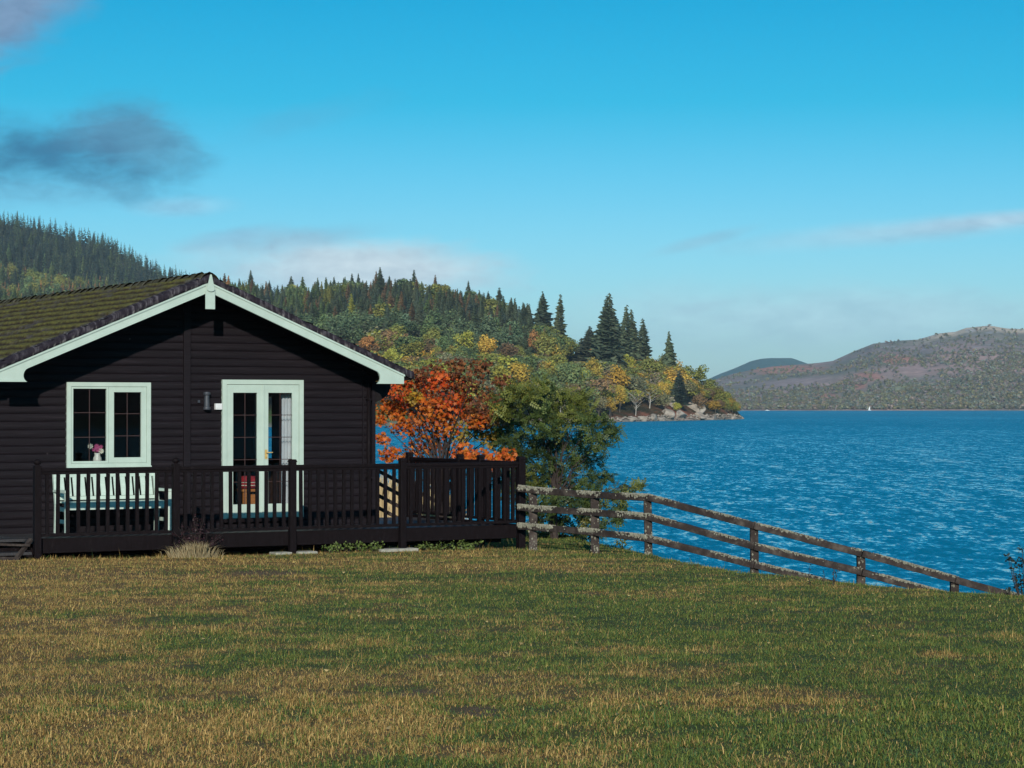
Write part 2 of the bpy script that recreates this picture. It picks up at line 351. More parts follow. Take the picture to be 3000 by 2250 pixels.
mb = MB(); lap(mb, -HW, HW, -0.42, APEX, [WIN, DOOR], True); mb.build('front_wall', M['siding'], cab, fix=False)
SW = (3.55, 4.30, 0.72, 1.86)               # window in the lake-side wall
for sx, ops in ((1, [SW]), (-1, [])):
    mb = MB(); lap(mb, 0, LEN, -0.42, 2.12, ops, False, 'v', sx * HW, sx); mb.build('side_wall', M['siding'], cab, fix=False)
mb = MB(); lap(mb, -HW, HW, -0.42, APEX, [], True, 'u', LEN, 1); mb.build('rear_wall', M['siding'], cab, fix=False)
# interior lining
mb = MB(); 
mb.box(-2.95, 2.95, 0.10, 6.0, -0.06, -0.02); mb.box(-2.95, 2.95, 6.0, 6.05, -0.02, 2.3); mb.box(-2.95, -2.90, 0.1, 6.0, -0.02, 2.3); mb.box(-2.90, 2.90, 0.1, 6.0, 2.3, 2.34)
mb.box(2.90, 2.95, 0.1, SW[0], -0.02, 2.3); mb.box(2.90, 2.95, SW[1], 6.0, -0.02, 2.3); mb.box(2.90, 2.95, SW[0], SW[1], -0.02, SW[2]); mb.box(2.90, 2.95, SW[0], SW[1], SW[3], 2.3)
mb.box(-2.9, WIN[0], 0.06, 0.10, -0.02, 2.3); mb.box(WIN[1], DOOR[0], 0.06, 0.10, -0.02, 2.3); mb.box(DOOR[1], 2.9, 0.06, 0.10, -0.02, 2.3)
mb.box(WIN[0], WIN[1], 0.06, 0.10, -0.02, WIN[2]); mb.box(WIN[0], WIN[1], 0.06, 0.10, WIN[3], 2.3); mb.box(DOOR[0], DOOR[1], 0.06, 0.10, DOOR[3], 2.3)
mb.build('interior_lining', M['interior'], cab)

# vertical battens, corner boards, downpipe
mb = MB(); mb.box(-0.053, 0.053, -0.055, 0.0, -0.42, APEX - 0.04); mb.build('centre_batten', M['siding'], cab, bevel=0.004)
for a, b, d in ((2.865, 2.885, 0.035), (3.02, 3.075, 0.05)):
    mb = MB(); mb.box(a, b, -d, 0.0, -0.42, 2.1); mb.build('corner_board', M['siding'], cab)
mb = MB(); mb.tube([(2.955, -0.06, -0.3), (2.955, -0.06, 2.02)], 0.033, 10); mb.build('downpipe', M['stain'], cab, smooth=True)
for zc in (0.55, 1.75): mb = MB(); mb.box(2.915, 2.995, -0.10, -0.026, zc - 0.015, zc + 0.015); mb.build('pipe_bracket', M['stain'], cab)
# eave brackets
for sx in (1, -1):
    pts = [(HW, 1.70)] + [(HW + 0.27 * math.sin(t), 1.995 - 0.29 * math.cos(t) + 0.02) for t in [math.pi / 2 * i / 10 for i in range(1, 11)]] + [(HW, 2.03)]
    mb = MB(); mb.prism([(sx * a, b) for a, b in pts], lambda a, b: (a, -0.05, b), lambda a, b: (a, 0.06, b)); mb.build('eave_bracket', M['soffit'], cab)
# soffit, roof slabs
RIDGE = 3.52
for sx in (-1, 1):
    mb = MB(); mb.prism([(0, APEX), (sx * 3.14, APEX - SL * 3.14), (sx * 3.14, APEX - SL * 3.14 + 0.03), (0, APEX + 0.03)], lambda a, b: (a, OV + 0.03, b), lambda a, b: (a, LEN + 0.4, b)); mb.build('soffit', M['soffit'], cab)
def roof_side(sx):
    nu, nv = 230, 330; us = np.linspace(0, 3.30, nu); vs = np.linspace(OV - 0.005, LEN + 0.4, nv)
    Uu, Vv = np.meshgrid(us, vs)
    wob = 0.045 * (fbm(Vv * 2.1, Uu * 0.7, 77) - 0.5) * 2 + 0.02 * (fbm(Vv * 7, Uu * 3, 78) - 0.5)
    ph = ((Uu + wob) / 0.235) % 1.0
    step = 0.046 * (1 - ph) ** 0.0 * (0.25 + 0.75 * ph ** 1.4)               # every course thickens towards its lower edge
    moss = sstep(0.30, 0.62, fbm(Vv * 1.3, Uu * 1.8, 81) * 0.6 + 0.4 * fbm(Vv * 7, Uu * 9, 82) + 0.08)
    verge = np.clip((0.34 - (Vv - OV)) / 0.25 + 0.9 * (fbm(Vv * 5, Uu * 5, 90) - 0.5), 0, 1) * (Vv < OV + 1.0)
    if sx > 0: moss = moss * 0.35
    h = step + moss * (1 - verge) * 0.035 * (fbm(Vv * 9, Uu * 14, 84) + 0.3) + 0.012 * fbm(Vv * 30, Uu * 30, 85, 2)
    Z = RIDGE - SL * Uu + h - 0.02
    lit = fbm(Vv * 16, Uu * 22, 86)
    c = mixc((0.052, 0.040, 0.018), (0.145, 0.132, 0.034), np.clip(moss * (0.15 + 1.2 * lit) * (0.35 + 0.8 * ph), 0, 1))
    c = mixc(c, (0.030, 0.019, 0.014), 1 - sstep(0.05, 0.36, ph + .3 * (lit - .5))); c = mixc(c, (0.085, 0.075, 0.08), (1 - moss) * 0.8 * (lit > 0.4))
    grey = mixc((0.030, 0.026, 0.034), (0.22, 0.20, 0.215), sstep(0.45, 0.78, fbm(Vv * 20, Uu * 20, 92)))
    c = mixc(c, grey, verge)
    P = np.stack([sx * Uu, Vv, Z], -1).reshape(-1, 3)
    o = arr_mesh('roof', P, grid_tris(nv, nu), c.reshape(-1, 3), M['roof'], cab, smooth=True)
    # verge edge: thick lichened end of the covering
    mb = MB(); nn = 420; rv = random.Random(31) 
    for i in range(nn + 1):
        u = 3.30 * i / nn; j = 0.016 * (vnoise(u * 13, 3.3, 5) + vnoise(u * 31, 8.3, 6) - 1)
        zt = RIDGE - SL * u + 0.016 + 0.018 * (vnoise(u * 9, 1.1, 8) - 0.4) + 0.012 * vnoise(u * 40, 2.1, 9); zb = APEX - SL * u + 0.004 + 0.022 * (vnoise(u * 17, 5, 11) - 0.6)
        g = float(np.clip(vnoise(u * 25, 4, 12) * 1.5 - 0.45, 0, 1)); g2 = float(np.clip(vnoise(u * 33, 9, 13) * 1.9 - 0.95, 0, 1))
        mb.v += [(sx * u, OV + 0.10, zt + 0.012), (sx * u, OV - 0.012 + j, zt - 0.012), (sx * u, OV - 0.03 - j, (zt + zb) / 2), (sx * u, OV - 0.02 + j, zb), (sx * u, OV + 0.05, zb)]
        dk = (0.020, 0.016, 0.023); lt = (0.12, 0.108, 0.122); wt = (0.42, 0.40, 0.38); g *= rv.random(); h1, h2, h3 = [g * rv.random() * 1.6 for _ in range(3)]
        f = lambda a, b, t: tuple(p * (1 - t) + q * t for p, q in zip(a, b)) + (1,)
        mb.c += [f(dk, lt, g), f(dk, lt, min(1, h1)), f(dk, lt, min(1, h2)), f(dk, wt, g2 * rv.random()), f(dk, wt, g2)]
        if i:
            a = (i - 1) * 5; b = i * 5
            for q in range(4): mb.f.append((a + q, b + q, b + q + 1, a + q + 1))
    mb.build('verge_edge', M['roof'], o, smooth=True)
    # eave edge
    mb = MB(); mb.box(min(sx * 3.14, sx * 3.30), max(sx * 3.14, sx * 3.30), OV + 0.06, LEN + 0.38, RIDGE - SL * 3.3 - 0.10, RIDGE - SL * 3.3 + 0.0); mb.build('eave_edge', M['stain'], o)
    return o
rl = roof_side(-1); rr = roof_side(1)
# ridge capping of overlapping rough tiles
mb = MB(); v = OV - 0.02; rnd = random.Random(4)
while v < LEN + 0.35:
    l = 0.30; hgt = 0.045 + rnd.uniform(-0.008, 0.012); t0 = 0.0; z0 = RIDGE - 0.005 + rnd.uniform(-0.006, 0.008)
    pr = [(-0.13, -0.045), (-0.09, -0.005), (-0.04, 0.03), (0, 0.042), (0.04, 0.03), (0.09, -0.005), (0.13, -0.045)]
    vs = []; cs = []
    for k, vv in enumerate((v, v + l * 0.12, v + l + 0.03)):
        for (a, b) in pr:
            vs.append((a * (1 + 0.12 * (k < 2)) + rnd.uniform(-.006, .006), vv + rnd.uniform(-.008, .008), z0 + b * 1.2 + (0.022 if k < 2 else 0.0) + rnd.uniform(-.007, .007)))
            t = (0.75 if k == 0 else 0.12) * rnd.random(); cs.append(tuple(p * (1 - t) + q * t for p, q in zip((0.05, 0.042, 0.02), (0.36, 0.34, 0.27))) + (1,))
    fs = [(k * 7 + q, k * 7 + q + 1, (k + 1) * 7 + q + 1, (k + 1) * 7 + q) for k in range(2) for q in range(6)]
    mb.add(vs, fs); mb.c += cs; v += l
mb.build('ridge_cap', M['roof'], rl)

# barge boards with scrolled tails
def barge(sx):
    low = lambda u: 3.290 - SL * u; top = lambda u: APEX + 0.005 - SL * u
    pts = [(0.0, top(0)), (3.133, top(3.133)), (3.133, 1.985), (2.683, 1.985)]
    pts += [(2.700, 1.997), (2.722, 2.022), (2.735, 2.055), (2.735, 2.090), (2.722, 2.128), (2.700, 2.158), (2.668, low(2.668))]
    pts += [(0.0, low(0))]
    mb = MB(); mb.prism([(sx * a, b) for a, b in pts], lambda a, b: (a, OV - 0.012, b), lambda a, b: (a, OV + 0.030, b))
    b_ = mb.build('bargeboard', M['sage'], cab, bevel=0.003)
    mb = MB(); mb.prism([(sx * 0.06, top(.06) - 0.001), (sx * 3.14, top(3.14) - 0.001), (sx * 3.14, top(3.14) - 0.028), (sx * 0.06, top(.06) - 0.028)], lambda a, b: (a, OV - 0.030, b), lambda a, b: (a, OV - 0.0145, b))
    mb.build('drip_moulding', M['sage'], b_)
barge(-1); barge(1)
mb = MB(); mb.prism([(-0.073, 3.045), (0.073, 3.045), (0.073, 3.31), (-0.073, 3.31)], lambda a, b: (a, OV - 0.05, b), lambda a, b: (a, OV - 0.031, b)); fin = mb.build('finial', M['sage'], cab, bevel=0.003)
mb = MB(); mb.prism([(0.0, 3.548), (-0.012, 3.535), (-0.058, 3.335), (-0.056, 3.315), (-0.03, 3.30), (0.0, 3.296), (0.03, 3.30), (0.056, 3.315), (0.058, 3.335), (0.012, 3.535)], lambda a, b: (a, OV - 0.075, b), lambda a, b: (a, OV - 0.052, b)); mb.build('spike', M['sage'], fin, bevel=0.002)

# window and french door frames, drawn as rings of timber
def ring(mb, u0, u1, z0, z1, w, v0, v1, bottom=True):
    mb.box(u0, u0 + w, v0, v1, z0, z1); mb.box(u1 - w, u1, v0, v1, z0, z1); mb.box(u0 + w, u1 - w, v0, v1, z1 - w, z1)
    if bottom: mb.box(u0 + w, u1 - w, v0, v1, z0, z0 + w)
mb = MB(); ring(mb, -1.831, -0.566, 0.765, 1.995, 0.062, -0.060, 0.0); win = mb.build('window', M['sage'], cab, bevel=0.003)
mb = MB(); mb.box(-1.835, -0.562, -0.085, -0.061, 0.745, 0.785); mb.build('sill', M['sage'], win, bevel=0.003)
for (a, b, z0, z1, w) in ((-1.765, -1.206, 0.829, 1.931, 0.030), (-1.202, -0.630, 0.829, 1.931, 0.078)):
    mb = MB(); ring(mb, a, b, z0, z1, w, -0.045, 0.005); mb.build('sash', M['sage'], win, bevel=0.003)
    mb = MB(); mb.box(a + w - .002, b - w + .002, -0.012, -0.008, z0 + w - .002, z1 - w + .002); mb.build('pane', M['glass'], win)
    mb = MB(); um = (a + b) / 2
    mb.box(um - .005, um + .005, -0.020, -0.0125, z0 + w, z1 - w)
    for t in (0.33, 0.67): zc = z1 - w - (z1 - z0 - 2 * w) * t; mb.box(a + w, um - .005, -0.019, -0.0125, zc - .005, zc + .005); mb.box(um + .005, b - w, -0.019, -0.0125, zc - .005, zc + .005)
    mb.build('glazing_bar', M['lead'], win)
mb = MB(); ring(mb, 0.553, 1.866, -0.075, 2.045, 0.070, -0.060, 0.0, bottom=False); dr = mb.build('french_door', M['sage'], cab, bevel=0.003)
mb = MB(); mb.box(0.56, 1.86, -0.10, -0.005, -0.075, -0.022); mb.build('threshold', M['stain'], dr)
for k, (a, b, ga, gb) in enumerate(((0.627, 1.204, 0.728, 1.112), (1.209, 1.792, 1.294, 1.685))):
    z0, z1 = -0.018, 1.970
    mb = MB(); mb.box(a, ga, -0.045, 0.0, z0, z1); mb.box(gb, b, -0.045, 0.0, z0, z1); mb.box(ga, gb, -0.045, 0.0, 1.850, z1); mb.box(ga, gb, -0.045, 0.0, z0, 0.187); mb.build('door_leaf', M['sage'], dr, bevel=0.003)
    mb = MB(); mb.box(ga - .002, gb + .002, -0.026, -0.022, 0.185, 1.852); mb.build('pane', M['glass'], dr)
    mb = MB(); um = (ga + gb) / 2; mb.box(um - .005, um + .005, -0.034, -0.0265, 0.187, 1.85)
    for q in range(1, 5): zc = 0.187 + 1.663 * q / 5; mb.box(ga, um - .005, -0.033, -0.0265, zc - .005, zc + .005); mb.box(um + .005, gb, -0.033, -0.0265, zc - .005, zc + .005)
    mb.build('glazing_bar', M['lead'], dr)
mb = MB(); mb.box(1.235, 1.275, -0.054, -0.046, 0.86, 1.00); mb.tube([(1.255, -0.054, 0.955), (1.255, -0.09, 0.955), (1.345, -0.095, 0.957)], [0.009, 0.009, 0.007], 8); mb.tube([(1.255, -0.054, 0.895), (1.255, -0.068, 0.895)], 0.012, 8); mb.build('handle', M['gold'], dr)
mb = MB(); mb.box(1.19, 1.228, -0.058, -0.046, z0 + .003, z1 - .003); mb.build('meeting_stile', M['sage'], dr, bevel=0.003)
# lake-side window
mb = MB()
mb.box(HW - .1, HW + .05, SW[0], SW[0] + .05, SW[2], SW[3]); mb.box(HW - .1, HW + .05, SW[1] - .05, SW[1], SW[2], SW[3]); mb.box(HW - .1, HW + .05, SW[0] + .05, SW[1] - .05, SW[2], SW[2] + .05); mb.box(HW - .1, HW + .05, SW[0] + .05, SW[1] - .05, SW[3] - .05, SW[3]); sw = mb.build('side_window', M['stain'], cab)
# wall lamp and junction box, soffit vent
mb = MB(); mb.lathe([(0.0, 0), (0.05, 0.0), (0.055, 0.02), (0.05, 0.04), (0.040, 0.05), (0.036, 0.21), (0.05, 0.22), (0.055, 0.24), (0.048, 0.26), (0.0, 0.268)], (0.294, -0.085, 1.597), 16); mb.box(0.274, 0.314, -0.06, -0.02, 1.65, 1.82); mb.build('wall_lamp', M['iron'], cab, smooth=False)
mb = MB(); mb.box(0.435, 0.543, -0.075, -0.018, 1.600, 1.690); mb.box(0.452, 0.526, -0.080, -0.0755, 1.617, 1.673); mb.build('junction_box', M['whiteplastic'], cab, bevel=0.004)
mb = MB(); mb.box(0.17, 0.20, -0.05, -0.02, 1.70, 1.74)
mb.build('cable_clip', M['iron'], cab)

# ------------------------------------------------------------------ things inside, seen through the glass
def cloth(u0, u1, z0, z1, v, amp, waves, name, material, parent, top=None):
    mb = MB(); nu, nz = 60, 14
    for i in range(nu + 1):
        for j in range(nz + 1):
            t = i / nu; zt = (top(t) if top else z1)
            mb.v.append((u0 + (u1 - u0) * t, v + amp * math.sin(t * waves * 2 * math.pi + 0.4 * math.sin(j * 0.5)), z0 + (zt - z0) * j / nz))
    for i in range(nu):
        for j in range(nz): a = i * (nz + 1) + j; mb.f.append((a, a + nz + 1, a + nz + 2, a + 1))
    return mb.build(name, material, parent, smooth=True)
t = thing('curtain', 'white curtain gathered behind the right pane of the French door', 'curtain', (OX, OY, 0), TH); cloth(1.60, 1.80, 0.0, 1.98, 0.17, 0.018, 4, 'cloth', M['curtain'], t)
mb = MB(); mb.tube([(1.25, 0.17, 2.0), (1.86, 0.17, 2.0)], 0.012, 8); mb.build('rail', M['iron'], t)
t = thing('stool', 'orange pine stool standing inside behind the left door pane', 'stool', cabin(1.17, 0.42, -0.02), TH)
mb = MB(); mb.box(-0.16, 0.16, -0.16, 0.16, 0.38, 0.42); mb.build('seat', M['pine'], t, bevel=0.006)
for a in (-1, 1):
    for b in (-1, 1): mb = MB(); mb.beam((a * 0.12, b * 0.12, 0), (a * 0.11, b * 0.11, 0.38), 0.05, 0.05, (0, 1, 0)); mb.build('leg', M['pine'], t)
mb = MB(); mb.box(-0.12, 0.12, -0.15, -0.13, 0.10, 0.34); mb.build('apron', M['pine'], t)
t = thing('cushion', 'red cushion lying on the pine stool behind the door glass', 'cushion', cabin(1.17, 0.42, 0.40), TH)
mb = MB(); mb.lathe([(0, 0), (0.12, 0.005), (0.165, 0.05), (0.165, 0.10), (0.15, 0.15), (0.11, 0.19), (0, 0.20)], n=20); mb.build('cover', M['redcloth'], t, smooth=True)
mb = MB()
for zc in (0.055, 0.10): mb.lathe([(0.168, zc - .006), (0.172, zc), (0.168, zc + .006)], n=20)
mb.build('piping', M['petal_w'], t)
t = thing('flower_vase', 'white jug of pink and cream flowers standing behind the window', 'vase', cabin(-1.30, 0.17, 0.80), TH)
mb = MB(); mb.lathe([(0.0, 0), (0.05, 0), (0.065, 0.05), (0.06, 0.10), (0.04, 0.14), (0.048, 0.17), (0.043, 0.17), (0.036, 0.14), (0, 0.12)], n=18); mb.build('jug', M['ceramic'], t, smooth=True)
for fx, fz, k, r in ((-0.13, 0.27, 'petal_w', 0.045), (-0.02, 0.235, 'petal_p', 0.055), (0.035, 0.20, 'petal_w', 0.045), (-0.035, 0.265, 'petal_p', 0.045), (0.03, 0.26, 'petal_p', 0.035), (-0.08, 0.22, 'petal_p', 0.03)):
    mb = MB()
    for q in range(9):
        a = q * 0.698; mb.add([(fx, -0.05, fz), (fx + r * math.cos(a - .3) * .7, -0.06, fz + r * math.sin(a - .3) * .7), (fx + r * math.cos(a), -0.068, fz + r * math.sin(a)), (fx + r * math.cos(a + .3) * .7, -0.06, fz + r * math.sin(a + .3) * .7)], [(0, 1, 2, 3)])
    mb.tube([(fx, -0.04, fz), (fx * .4, -0.01, 0.2), (0, 0, 0.1)], 0.003, 4); mb.lathe([(0, 0.0), (r * .22, 0.004), (0, 0.012)], (fx, -0.062, fz - .004), 8)
    mb.build('flower', M[k], t, fix=False)
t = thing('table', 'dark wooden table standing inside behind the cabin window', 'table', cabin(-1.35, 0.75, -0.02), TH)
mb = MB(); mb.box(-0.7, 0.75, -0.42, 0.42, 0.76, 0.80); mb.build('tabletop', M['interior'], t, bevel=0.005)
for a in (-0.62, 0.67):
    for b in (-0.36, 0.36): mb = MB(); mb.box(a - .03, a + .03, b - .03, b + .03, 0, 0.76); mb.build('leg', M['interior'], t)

# ------------------------------------------------------------------ deck with balustrade
DK = -0.085; DF = -0.155
deck = thing('deck', 'black timber veranda deck with balustrade in front of the cabin', 'deck', (OX, OY, 0), TH)
UL, UR, VF, VB = -2.94, 4.55, -2.03, 1.70
mb = MB(); v = VF + 0.04; rnd = random.Random(2)
while v < VB - 0.02:                     # boards along the front wall; gaps between them
    u0, u1 = (UL, UR) if v < -0.13 else (3.12, UR)
    if v < -0.13 or v > -0.2:
        dz = rnd.uniform(-.003, .003); mb.box(u0, u1 - .04, v, min(v + 0.118, VB), DF - 0.03 + dz, DF + dz)
    v += 0.125
mb.build('deck_floor', M['deckwood'], deck)
mb = MB(); mb.box(UL, UR, VF + 0.002, VF + 0.035, -0.315, DK - 0.032); mb.build('fascia', M['stain'], deck, bevel=0.004)
mb = MB(); mb.box(UR - 0.035, UR - 0.002, VF + 0.036, VB, -0.315, DK - 0.032); mb.build('fascia', M['stain'], deck, bevel=0.004)
mb = MB(); mb.box(UL + .05, UR - .1, -1.55, -1.5, -0.40, -0.19); mb.box(UL + .05, UR - .1, -0.6, -0.55, -0.46, -0.19); mb.build('joist', M['stain'], deck)
def gz(u, v): p = cabin(u, v); return float(lawn_z(p.x, p.y))
posts = [(-2.905, VF - 0.035), (-0.952, VF - 0.035), (0.791, VF - 0.035), (2.526, VF - 0.035), (4.50, VF - 0.035), (4.52, -0.78), (4.52, -0.10), (4.52, VB - 0.05)]
for i, (u, v_) in enumerate(posts):
    w = 0.047 if i != 4 else 0.055; mb = MB(); mb.box(u - w, u + w, v_ - w, v_ + w, gz(u, v_) - 0.1, 0.86)
    p = mb.build('post', M['stain'], deck, bevel=0.006)
    mb = MB()
    if i in (0, 1): mb.lathe([(0.03, 0.86), (0.028, 0.872), (0.05, 0.885), (0.056, 0.905), (0.045, 0.93), (0.02, 0.942), (0, 0.944)], (u, v_, 0), 12)
    else: mb.prism([(-w - .008, -w - .008), (w + .008, -w - .008), (w + .008, w + .008), (-w - .008, w + .008)], lambda a, b: (u + a, v_ + b, 0.861), lambda a, b: (u + a * .75, v_ + b * .75, 0.90))
    mb.build('cap', M['stain'], p, smooth=(i in (0, 1)))
RT = 0.822
fr_u = [-2.905, -0.952, 0.791, 2.526, 4.50]
for a, b in zip(fr_u[:-1], fr_u[1:]):
    mb = MB(); mb.box(a + .049, b - .056, VF - .07, VF - .0, RT - .045, RT); mb.box(a + .049, b - .056, VF - .052, VF - .018, RT - .085, RT - .046); mb.build('handrail', M['stain'], deck, bevel=0.004)
    mb = MB(); mb.box(a + .049, b - .056, VF - .055, VF - .015, DK - 0.005, DK + .035); mb.build('bottom_rail', M['stain'], deck, bevel=0.003)
    n = round((b - a) / 0.1375)
    for q in range(1, n):
        u = a + (b - a) * q / n + rnd.uniform(-.006, .006); mb = MB(); tl = rnd.uniform(-.008, .008)
        mb.beam((u, VF - .035, DK + .036), (u + tl, VF - .035, RT - .086), 0.046, 0.034, (0, 1, 0)); mb.build('baluster', M['stain'], deck)
sd_v = [VF - 0.035, -0.78, -0.10, VB - 0.05]
for a, b in zip(sd_v[:-1], sd_v[1:]):
    mb = MB(); mb.box(4.485, 4.555, a + .056, b - .049, RT - .045, RT); mb.box(4.503, 4.537, a + .056, b - .049, RT - .085, RT - .046); mb.build('handrail', M['stain'], deck, bevel=0.004)
    mb = MB(); mb.box(4.50, 4.54, a + .056, b - .049, DK - .005, DK + .035); mb.build('bottom_rail', M['stain'], deck, bevel=0.003)
    n = max(2, round((b - a) / 0.1375))
    for q in range(1, n):
        v_ = a + (b - a) * q / n; mb = MB(); mb.beam((4.52, v_, DK + .036), (4.52, v_ + rnd.uniform(-.008, .008), RT - .086), 0.046, 0.034, (0, 1, 0)); mb.build('baluster', M['stain'], deck)
# steps and sloping handrail at the left end of the deck
st = thing('side_steps', 'dark timber steps with a sloping rail at the left end of the deck', 'steps', (OX, OY, 0), TH)
for k, zt in enumerate((-0.12, -0.28)):
    mb = MB(); mb.box(-4.6, -3.02, -1.9 - 0.3 * k, -1.62 - 0.3 * k, zt - 0.04, zt); mb.build('tread', M['deckwood'], st, bevel=0.004)
    mb = MB(); mb.box(-4.6, -3.02, -1.66 - 0.3 * k, -1.63 - 0.3 * k, zt - 0.2, zt - 0.041); mb.build('riser', M['stain'], st)
mb = MB(); mb.beam((-3.36, -2.30, -0.47), (-3.00, -2.10, -0.12), 0.05, 0.05); mb.build('stringer', M['railwood'], st, bevel=0.004)
mb = MB(); mb.beam((-4.6, -2.2, -0.10), (-3.05, -2.2, -0.19), 0.035, 0.03); mb.build('rail', M['railwood'], st)
mb = MB(); mb.beam((-4.6, -2.28, -0.29), (-3.22, -2.28, -0.36), 0.035, 0.05); mb.build('rail', M['railwood'], st)

# ------------------------------------------------------------------ garden bench, facing the lawn just behind the balustrade
be = thing('garden_bench', 'sage green slatted garden bench on the deck below the cabin window', 'bench', cabin(-1.277, -0.42, DF), TH)
BL = 0.76
for sx in (-1, 1):
    mb = MB(); mb.beam((sx * BL, -0.26, 0), (sx * BL, -0.26, 0.58), 0.062, 0.062, (0, 1, 0)); mb.build('front_leg', M['sage2'], be, bevel=0.004)
    mb = MB(); mb.beam((sx * (BL - .01), 0.22, 0.40), (sx * (BL - .01), 0.32, 0.86), 0.062, 0.062, (0, 1, 0)); mb.beam((sx * (BL - .01), 0.24, 0), (sx * (BL - .01), 0.22, 0.40), 0.062, 0.062, (0, 1, 0)); mb.build('rear_leg', M['sage2'], be, bevel=0.004)
    mb = MB(); mb.box(sx * BL - .042, sx * BL + .042, -0.30, 0.25, 0.581, 0.618); mb.build('armrest', M['sage2'], be, bevel=0.006)
    mb = MB(); mb.box(sx * BL - .02, sx * BL + .02, -0.228, 0.19, 0.15, 0.20); mb.box(sx * BL - .02, sx * BL + .02, -0.228, 0.19, 0.32, 0.38); mb.build('side_rail', M['sage2'], be, bevel=0.003)
mb = MB(); mb.box(-BL + .033, BL - .033, -0.285, -0.25, 0.345, 0.430); mb.build('apron', M['sage2'], be, bevel=0.003)
mb = MB()
for q in range(5): mb.box(-BL + .033, BL - .033, -0.285 + q * 0.1, -0.285 + q * 0.1 + 0.085, 0.431, 0.452)
mb.build('seat', M['sage2'], be, bevel=0.003)
mb = MB(); mb.beam((-BL + .03, 0.32, 0.83), (BL - .03, 0.32, 0.83), 0.04, 0.085); mb.build('top_rail', M['sage2'], be, bevel=0.004)
mb = MB(); mb.beam((-BL + .03, 0.235, 0.492), (BL - .03, 0.235, 0.492), 0.04, 0.05); mb.build('lower_rail', M['sage2'], be, bevel=0.004)
for q in range(14):
    u = -BL + 0.10 + (2 * BL - 0.2) * q / 13; mb = MB(); mb.beam((u, 0.240, 0.52), (u, 0.313, 0.787), 0.072, 0.016, (0, 1, 0)); mb.build('back_slat', M['sage2'], be)

# ------------------------------------------------------------------ post and rail fence with lichen
fe = thing('rail_fence', 'weathered three rail wooden fence running from the deck down the bank', 'fence', (0, 0, 0))
FP = [(0.10, 33.75, .43, .15, -.13), (0.31, 33.5, .41, .14, -.13), (1.18, 32.5, .38, .13, -.15), (1.90, 31.6, .38, .11, -.19), (3.27, 30.7, .04, -.24, -.49), (4.66, 30.3, -.31, -.56, -.81), (5.88, 30.2, -.65, -.89, -1.15), (7.3, 30.2, -1.05, -1.29, -1.54)]
def lichen(a, b, w, h, dens, hang, rnd, parent, reach=.26):
    """crust of small lumps along the upper edge of a rail, some hanging down its face"""
    mb = MB(); a = Vector(a); b = Vector(b); L = (b - a).length; d = (b - a) / L; side = d.cross(Vector((0, 0, 1))).normalized(); up = side.cross(d)
    for i in range(int(L * dens)):
        t = rnd.random(); thr = float(vnoise(t * L * 5.5, a.x * 7, 5)) ; 
        if rnd.random() > thr * 1.9 - 0.55: continue
        face = rnd.random() < hang
        p = a + d * (t * L)
        if face: p = p - side * (-1) * (w / 2 + .003) + up * (h / 2 - abs(rnd.gauss(0, reach)) * h)
        else: p = p + up * (h / 2 + .002) + side * rnd.uniform(-w / 2, w / 2)
        r = rnd.uniform(0.004, 0.0115) * (1 if reach > .2 else .75); rx = r * rnd.uniform(1.0, 3.0); rz = r * (rnd.uniform(1.0, 2.4) if face else rnd.uniform(.6, 1.4))
        vs = [p + d * rx, p + side * r, p - d * rx * rnd.uniform(.5, 1), p - side * r, p + up * rz, p - up * rz]
        mb.add(vs, [(0, 1, 4), (1, 2, 4), (2, 3, 4), (3, 0, 4), (1, 0, 5), (2, 1, 5), (3, 2, 5), (0, 3, 5)])
    if mb.v: mb.build('lichen', M['lichen'], parent, fix=False)['kind'] = 'stuff'
rnd = random.Random(9)
for i, (x, y, *_r) in enumerate(FP):
    if i == 0: continue
    g = float(lawn_z(x, y)); top = FP[i][2] + (0.03 if i not in (1, 2) else -0.05); w = 0.11 if i > 2 else 0.125
    mb = MB(); mb.beam((x, y + .075, g - 0.4), (x + rnd.uniform(-.015, .015), y + .075, top), w, w * 0.9, (0, 1, 0), seg=7, jit=0.004, rnd=rnd)
    p = mb.build('post', M['railwood'], fe, bevel=0.008)
    mb2 = MB()
    for k in range(40 if i < 4 else 16):
        zz = g + (top - g) * rnd.random() ** (2.0 if i < 4 else .7); px = x + rnd.uniform(-.5, .5) * w; r = rnd.uniform(.006, .015); q = Vector((px, y + .075 - w * .46, zz))
        mb2.add([q + Vector((r, 0, 0)), q + Vector((0, 0, r * 1.6)), q - Vector((r, 0, 0)), q - Vector((0, 0, r * 1.6)), q - Vector((0, .008, 0))], [(0, 1, 4), (1, 2, 4), (2, 3, 4), (3, 0, 4)])
    mb2.build('lichen', M['lichen'], p, fix=False)['kind'] = 'stuff'
for k in range(3):
    i = 0
    for (i, j) in ((0, 3), (3, 5), (5, 7)):
        for a in range(i, j):
            P0 = Vector((FP[a][0], FP[a][1], FP[a][2 + k])); P1 = Vector((FP[a + 1][0], FP[a + 1][1], FP[a + 1][2 + k]))
            d = (P1 - P0).normalized()
            w, h = 0.06, 0.092
            mb = MB(); mb.beam(P0 + d * .002, P1 - d * .002, w, h, seg=6, jit=0.004, rnd=rnd); r_ = mb.build('rail', M['railwood'], fe, bevel=0.008)
            lichen(P0, P1, w, h, (1000 if a < 2 else 800 if a < 3 else 620), ((.35, .55, .62)[k] if a < 2 else .40 if a == 2 else .30), rnd, r_, .26 if a < 3 else .14)

